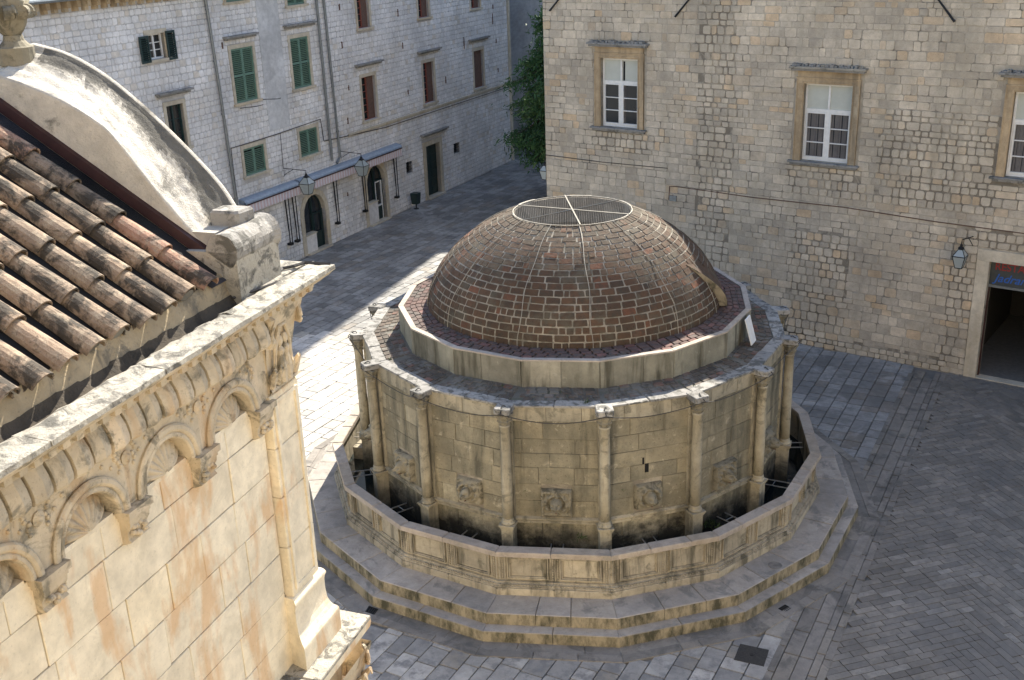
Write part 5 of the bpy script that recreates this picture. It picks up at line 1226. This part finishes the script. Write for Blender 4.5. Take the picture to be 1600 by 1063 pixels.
# modillions (rounded blocks), dentils, cornice
s0 = -.49; k = 0
while s0 > -7.2:
    w_ = .148; mb = MB(); e_ = rc_.uniform(-.008, .010); pr = [(.03, 8.592), (.170+e_, 8.590), (.186+e_, 8.61), (.188+e_, 8.65), (.172+e_, 8.72), (.135, 8.799), (.03, 8.80)]
    A = [Lc(s0, t, z) for t, z in pr]; B = [Lc(s0-w_, t+.0, z) for t, z in pr]; M_ = [Lc(s0-w_/2, t+.020, z) for t, z in pr]; tn = rt(rc_)
    mb.strip([A, M_, B], tn); mb.add(A, [tuple(range(len(A)))], tn); mb.add(B, [tuple(range(len(B)))[::-1]], tn)
    cobj('modillion', mb, 'mat_church_carved'); s0 -= .172; k += 1
mb = MB(); mb.tube([Lc(-.445, .10, 8.80), Lc(-.445, .17, 8.77), Lc(-.445, .16, 8.60), Lc(-.445, .13, 8.56)], .04, 8); cobj('scroll_bracket', mb, 'mat_church_carved')
mb = MB(); cbox(mb, -7.6, -.0, -.2, .035, 8.572, 8.80, (.3, .3, .3)); cobj('frieze_band', mb, 'mat_church_carved')
jn = [-6.4, -5.2, -4.0, -3.0, -1.95, -.95]
sweep([(.0, 8.802), (.165, 8.802), (.175, 8.815), (.175, 8.83), (.20, 8.84), (.20, 8.885), (.21, 8.89)], -7.8, 0, 'mat_church_carved', 'cornice_bed', jn, True)
s0 = .12
while s0 > -7.4:
    mb = MB(); cbox(mb, s0-.06, s0, .201, .238, 8.842, 8.884, rt(rc_)); cobj('dentil', mb, 'mat_church_carved'); s0 -= .115
sweep([(.18, 8.891), (.255, 8.892), (.265, 8.91), (.30, 8.925), (.325, 8.955), (.338, 8.96), (.338, 8.967)], -7.8, 0, 'mat_church_carved', 'cornice_crown', jn, True)
ss = [-7.8]+jn+[.34]
for i in range(len(ss)-1):
    a, b = ss[i], ss[i+1]; mb = MB(); n_ = 14; rows_ = []
    for j in range(n_+1):
        s = a+.002+(b-a-.004)*j/n_; e = rc_.uniform(-.006, .004)
        row = [Lc(s, .342+e, 8.968), Lc(s, .338+e, 8.998)]
        for tt in (.29, .24, .19, .14): row.append(Lc(s, tt, 9.004+rc_.uniform(-.006, .006)+(.02 if (tt == .14) else 0)*rc_.random()))
        row += [Lc(s, .085+rc_.uniform(-.02, .02), 8.995), Lc(s, .07+rc_.uniform(-.01, .01), 8.95)]; rows_.append(row)
    mb.strip(rows_, rt(rc_)); mb.add(rows_[0], [tuple(range(8))[::-1]]); mb.add(rows_[-1], [tuple(range(8))]); cobj('cornice_slab', mb, 'mat_church_top')
mb = MB(); pc = piece([Lc(-.40, .07, 8.956), Lc(-.40, -4.1, 8.956), Lc(.34, -4.1, 8.956), Lc(.34, .07, 8.956)], ZV, .0, .046, .01, 0, 0, rt(rc_), True, rc_); mb.add(*pc[:3]); cobj('cornice_slab', mb, 'mat_church_top')
mb = MB(); mb.tube([Lc(-.05, .03, 9.02), Lc(.08, -.0, 9.02), Lc(.16, .06, 9.02), Lc(.27, .10, 9.02), Lc(.30, .22, 9.01), Lc(.335, .30, 9.0)], .014, 5); mb.tube([Lc(-.62, -.02, 9.0), Lc(-.3, .11, 9.01), Lc(-.2, .14, 9.01)], .012, 5); cobj('cable', mb, 'mat_cable')
# gutter and mortar parapet under the eaves
mb = MB(); rows_ = []; rows3 = []
for j in range(120):
    s = -7.8+7.35*j/119; u_ = rc_.uniform
    low_ = [Lc(s, .085, 8.93), Lc(s, .03+u_(-.02, .02), 8.925+u_(-.008, .008)), Lc(s, -.02+u_(-.015, .015), 8.965+u_(-.01, .01)), Lc(s, -.052+u_(-.01, .01), 9.02+u_(-.01, .01))]
    up_ = [Lc(s, -.050, 9.01), Lc(s, -.064+u_(-.004, .004), 9.06+u_(-.006, .006)), Lc(s, -.082+u_(-.004, .004), 9.12+u_(-.006, .006)), Lc(s, -.105, 9.165+.018*cos((s+.83)*2*pi/.255)), Lc(s, -.25, 9.215)]
    rows_.append(low_); rows3.append(up_)
mb.strip(rows_, (.3, .3, .3)); cobj('gutter_bed', mb, 'mat_gutter_dirt', smooth=True)
mb = MB(); mb.strip(rows3, (.3, .3, .3)); cobj('eaves_render', mb, 'mat_church_render', smooth=True)
# roof: deck, pan tiles and cover tiles
SL = .645
def rz(t): return 9.185-.645*(t+.05)
mb = MB(); a, b, c, d = Lc(-7.8, -.10, rz(-.1)-.06), Lc(-.56, -.10, rz(-.1)-.06), Lc(-.56, -2.02, rz(-2.02)-.06), Lc(-7.8, -2.02, rz(-2.02)-.06); e, f = Lc(-.56, -4.0, rz(-.1)-.06), Lc(-7.8, -4.0, rz(-.1)-.06)
mb.add([a, b, c, d, e, f], [(0, 1, 2, 3), (3, 2, 4, 5)]); cobj('roof_deck', mb, 'mat_interior')
DR_ = V((CN.x*-1, CN.y*-1, 0)).normalized(); SLP = (DR_+ZV*SL).normalized(); UPN = (ZV-DR_*SL).normalized()
def barrel(s, t, L, w0, w1, r, lift=0., tilt=0., up=True, thick=.014):
    """half-round tile; lower end at (s,t), L long up the slope; w0 width at the lower end"""
    o = Lc(s, t, rz(t)-.045+lift); nseg = 8; vs = []; d = (SLP+UPN*tilt).normalized(); X = (CU+SLP*r.uniform(-.03, .03)).normalized()
    wob = r.uniform(-.004, .004)
    for (pos, w) in ((0, w0), (L*.5, (w0+w1)/2+wob), (L, w1)):
        for th_ in (0, thick):
            for j in range(nseg+1):
                a_ = pi*j/nseg; rr = w/2-th_; vs.append(o+d*pos+X*(rr*cos(a_))+UPN*((rr*sin(a_)*.92) if up else (-rr*sin(a_)*.92+w/2)))
    n = nseg+1; fs = []
    for k in range(2):
        b0, b1 = k*2*n, (k+1)*2*n
        for j in range(nseg): fs.append((b0+j, b1+j, b1+j+1, b0+j+1)); fs.append((b0+n+j+1, b1+n+j+1, b1+n+j, b0+n+j))
    for j in range(nseg): fs.append((j, j+1, n+j+1, n+j))
    return vs, fs
rtl = random.Random(15); PAN = MB()
cnt = 0
for ci in range(27):
    s = -.83-ci*.255
    for ri in range(6):
        t = -.045-ri*.352+rtl.uniform(-.015, .015)
        if ri == 0: t += rtl.uniform(-.02, .02)
        vs, fs = barrel(s+rtl.uniform(-.007, .007), t, .47, .185, .150, rtl, .012, -.045)
        mb = MB(); tn = rt(rtl); tn = (tn[0], min(1, tn[1]+(.25 if ci < 1 else 0)), tn[2]); mb.add(vs, fs, tn); cobj('roof_tile', mb, 'mat_tile', smooth=False)
        vs, fs = barrel(s-.1275, t-.075, .47, .15, .17, rtl, -.075, 0, False); PAN.add(vs, fs, rt(rtl))
obj('pan_tiles', PAN, 'mat_tile', cht, kind='stuff')
mb = MB()
for ci in range(27):      # mortar plugs at the eave ends
    s = -.83-ci*.255
    if rtl.random() < .75:
        o = Lc(s, -.075, rz(-.075)-.045); pts = [o+CU*(.072*cos(pi*j/8))+UPN*(.068*sin(pi*j/8)) for j in range(9)]; mb.add(pts+[o-UPN*.03], [tuple(range(10))[::-1]], rt(rtl))
cobj('mortar_plug', mb, 'mat_gable')
# valley and flashing against the gable
mb = MB(); q = lambda s, t, h: Lc(s, t, rz(t)-.06+h)
mb.add([q(-.80, -.06, .0), q(-.56, -.06, .0), q(-.56, -2.1, .0), q(-.80, -2.1, .0)], [(0, 1, 2, 3)]); cobj('valley_sheet', mb, 'mat_valley')
mb = MB(); mb.strip([[q(-.555, -.03, .0), q(-.555, -2.1, .0)], [q(-.54, -.03, .085), q(-.54, -2.1, .085)], [q(-.50, -.03, .095), q(-.50, -2.1, .095)]]); 
mb.add([q(-.555, -.03, .0), q(-.54, -.03, .085), q(-.50, -.03, .095), q(-.50, -.03, -.08)], [(0, 1, 2, 3)]); cobj('flashing', mb, 'mat_flashing')
# curved gable
Fc = [(-.27, 9.50), (-.40, 9.71), (-.60, 9.93), (-.85, 10.17), (-1.11, 10.39), (-1.37, 10.57), (-1.65, 10.70), (-1.95, 10.77)]
Rc = [(-.19, 9.27), (-.36, 9.45), (-.52, 9.62), (-.73, 9.88), (-.93, 10.14), (-1.12, 10.30), (-1.5, 10.48), (-1.95, 10.61)]
def crv(pts, f):
    x = f*(len(pts)-1); i = min(int(x), len(pts)-2); u = x-i
    p0, p1, p2, p3 = pts[max(i-1, 0)], pts[i], pts[i+1], pts[min(i+2, len(pts)-1)]
    g = lambda a, b, c, d: .5*((2*b)+(-a+c)*u+(2*a-5*b+4*c-d)*u*u+(-a+3*b-3*c+d)*u**3)
    return g(p0[0], p1[0], p2[0], p3[0]), g(p0[1], p1[1], p2[1], p3[1])
def mir(p): return (-3.9-p[0], p[1])
mb = MB(); rows_ = []; NV, NW = 90, 26
for side_ in (0, 1):
    rows_ = []
    for i in range(NV+1):
        f = i/NV; A = crv(Fc, f); B = crv(Rc, f); row = []
        if side_: A, B = mir(A), mir(B)
        row.append(Lc(.0, A[0]+.0, A[1]-.12)); row.append(Lc(.005, A[0], A[1]-.01)); row.append(Lc(-.02, A[0], A[1]+.012)); row.append(Lc(-.05, A[0], A[1]))
        for j in range(NW+1):
            g = j/NW; s = -.07-.43*g; tt = A[0]*(1-g)+B[0]*g; z = A[1]*(1-g)+B[1]*g-.03*sin(pi*g)*(1-f*.5)
            n1_ = sin(i*.31)*cos(j*.9+i*.1); row.append(Lc(s+.0, tt, z-.022+.005*n1_+rc_.uniform(-.002, .002)+ .012*g))
        row.append(Lc(-.505, B[0], B[1]-.03)); row.append(Lc(-.505, B[0]-.02 if not side_ else B[0]+.02, 8.9)); rows_.append(row)
    o_ = len(mb.t); mb.strip(rows_, (.3, .3, .3)); nc = len(rows_[0])-1
    for i in range(NV):
        for j in range(nc):
            g = (j-3)/NW; f = i/NV
            e = .46+.13*sin(f*7+1)+.10*sin(f*17)+rc_.uniform(-.05, .05)-(.2 if f > .75 else 0)
            k_ = max(0, min(1, (e-g)/.16))*(.85 if j > 2 else .25); k_ = k_ if f < .93 else k_*.3
            if j > NW+2: k_ = .08
            mb.t[o_+i*nc+j] = (k_, .3, .3)
mb.add([Lc(-.002, p[0], p[1]-.1) for p in [Fc[0]]+Fc+[mir(p) for p in Fc[::-1]]]+[Lc(-.002, -3.7, 8.9), Lc(-.002, -.22, 8.9)], [tuple(range(19))])
cobj('curved_gable', mb, 'mat_gable', smooth=True)
# shoulder block with rolled top and a loose stone on it
mb = MB(); cbox(mb, -.60, -.01, -.52, .045, 8.95, 9.34, (.3, .3, .3)); sb = cobj('gable_shoulder', mb, 'mat_church_top')
mb = MB(); n_ = 16; rows_ = []
for i in range(9):
    s = -.60+.60*i/8; row = []
    for k in range(n_+1):
        a_ = -.35*pi+1.35*pi*k/n_; rr = .135+(.02 if i == 8 else 0)+rc_.uniform(-.004, .004); row.append(Lc(s, -.075+rr*cos(a_), 9.345+rr*sin(a_)))
    rows_.append(row)
mb.strip(rows_, (.2, .2, .2)); mb.add(rows_[0], [tuple(range(n_+1))]); mb.add(rows_[-1], [tuple(range(n_+1))[::-1]]); obj('rolled_scroll', mb, 'mat_deck_grey', sb, smooth=False)
mb = MB(); mb.box(Lc(0, -.3, 9.2), CU, ZV, CN, -.5, -.05, 0, .26, -.25, .12, (.3, .3, .3)); obj('shoulder_infill', mb, 'mat_gable', sb)
stn = thing('loose_stone', 'rough grey stone block lying at the foot of the church gable curve', 'stone', Lc(-.2, -.21, 9.42))
mb = MB(); pc = piece([Lc(-.30, -.34, 0), Lc(-.30, -.09, 0), Lc(-.10, -.07, 0), Lc(-.11, -.33, 0)][::-1], ZV, 9.44, 9.575, .02, .12, .01, (.3, .2, .2), True, rc_); mb.add(*pc[:3]); obj('stone_block', mb, 'mat_deck_grey', stn)
# foliate finial at the top of the gable
fi = cobj('finial_pedestal', MB().lathe(Lc(-.2, -1.98, 10.74), [(.14, -.1), (.14, .03), (.12, .04), (.08, .08), (.07, .12)], 16, tone=(.3, .3, .3)), 'mat_relief')
mb = MB(); c = Lc(-.2, -1.98, 10.86); n = 20; prof = [(.06, 0), (.09, .04), (.12, .09), (.145, .16), (.165, .18), (.14, .21), (.155, .25), (.12, .29), (.06, .34), (.02, .42)]; vs, fs = [], []
for r_, z in prof:
    for i in range(n): an = 2*pi*i/n; rr = r_*(1+.16*cos(an*5+z*9)); vs.append(c+V((rr*cos(an), rr*sin(an), z)))
for i in range(len(prof)-1):
    for j in range(n): fs.append((i*n+j, i*n+(j+1) % n, (i+1)*n+(j+1) % n, (i+1)*n+j))
mb.add(vs, fs, (.3, .3, .3)); obj('foliate_finial', mb, 'mat_relief', fi, smooth=True)
for i in range(7):
    an = 2*pi*i/7; c2 = c+V((.14*cos(an), .14*sin(an), .17)); volute(c2, V((cos(an), sin(an), 0)), ZV, V((-sin(an), cos(an), 0)), .055, 1.5, 'mat_relief', fi, .016, 'leaf_scroll')
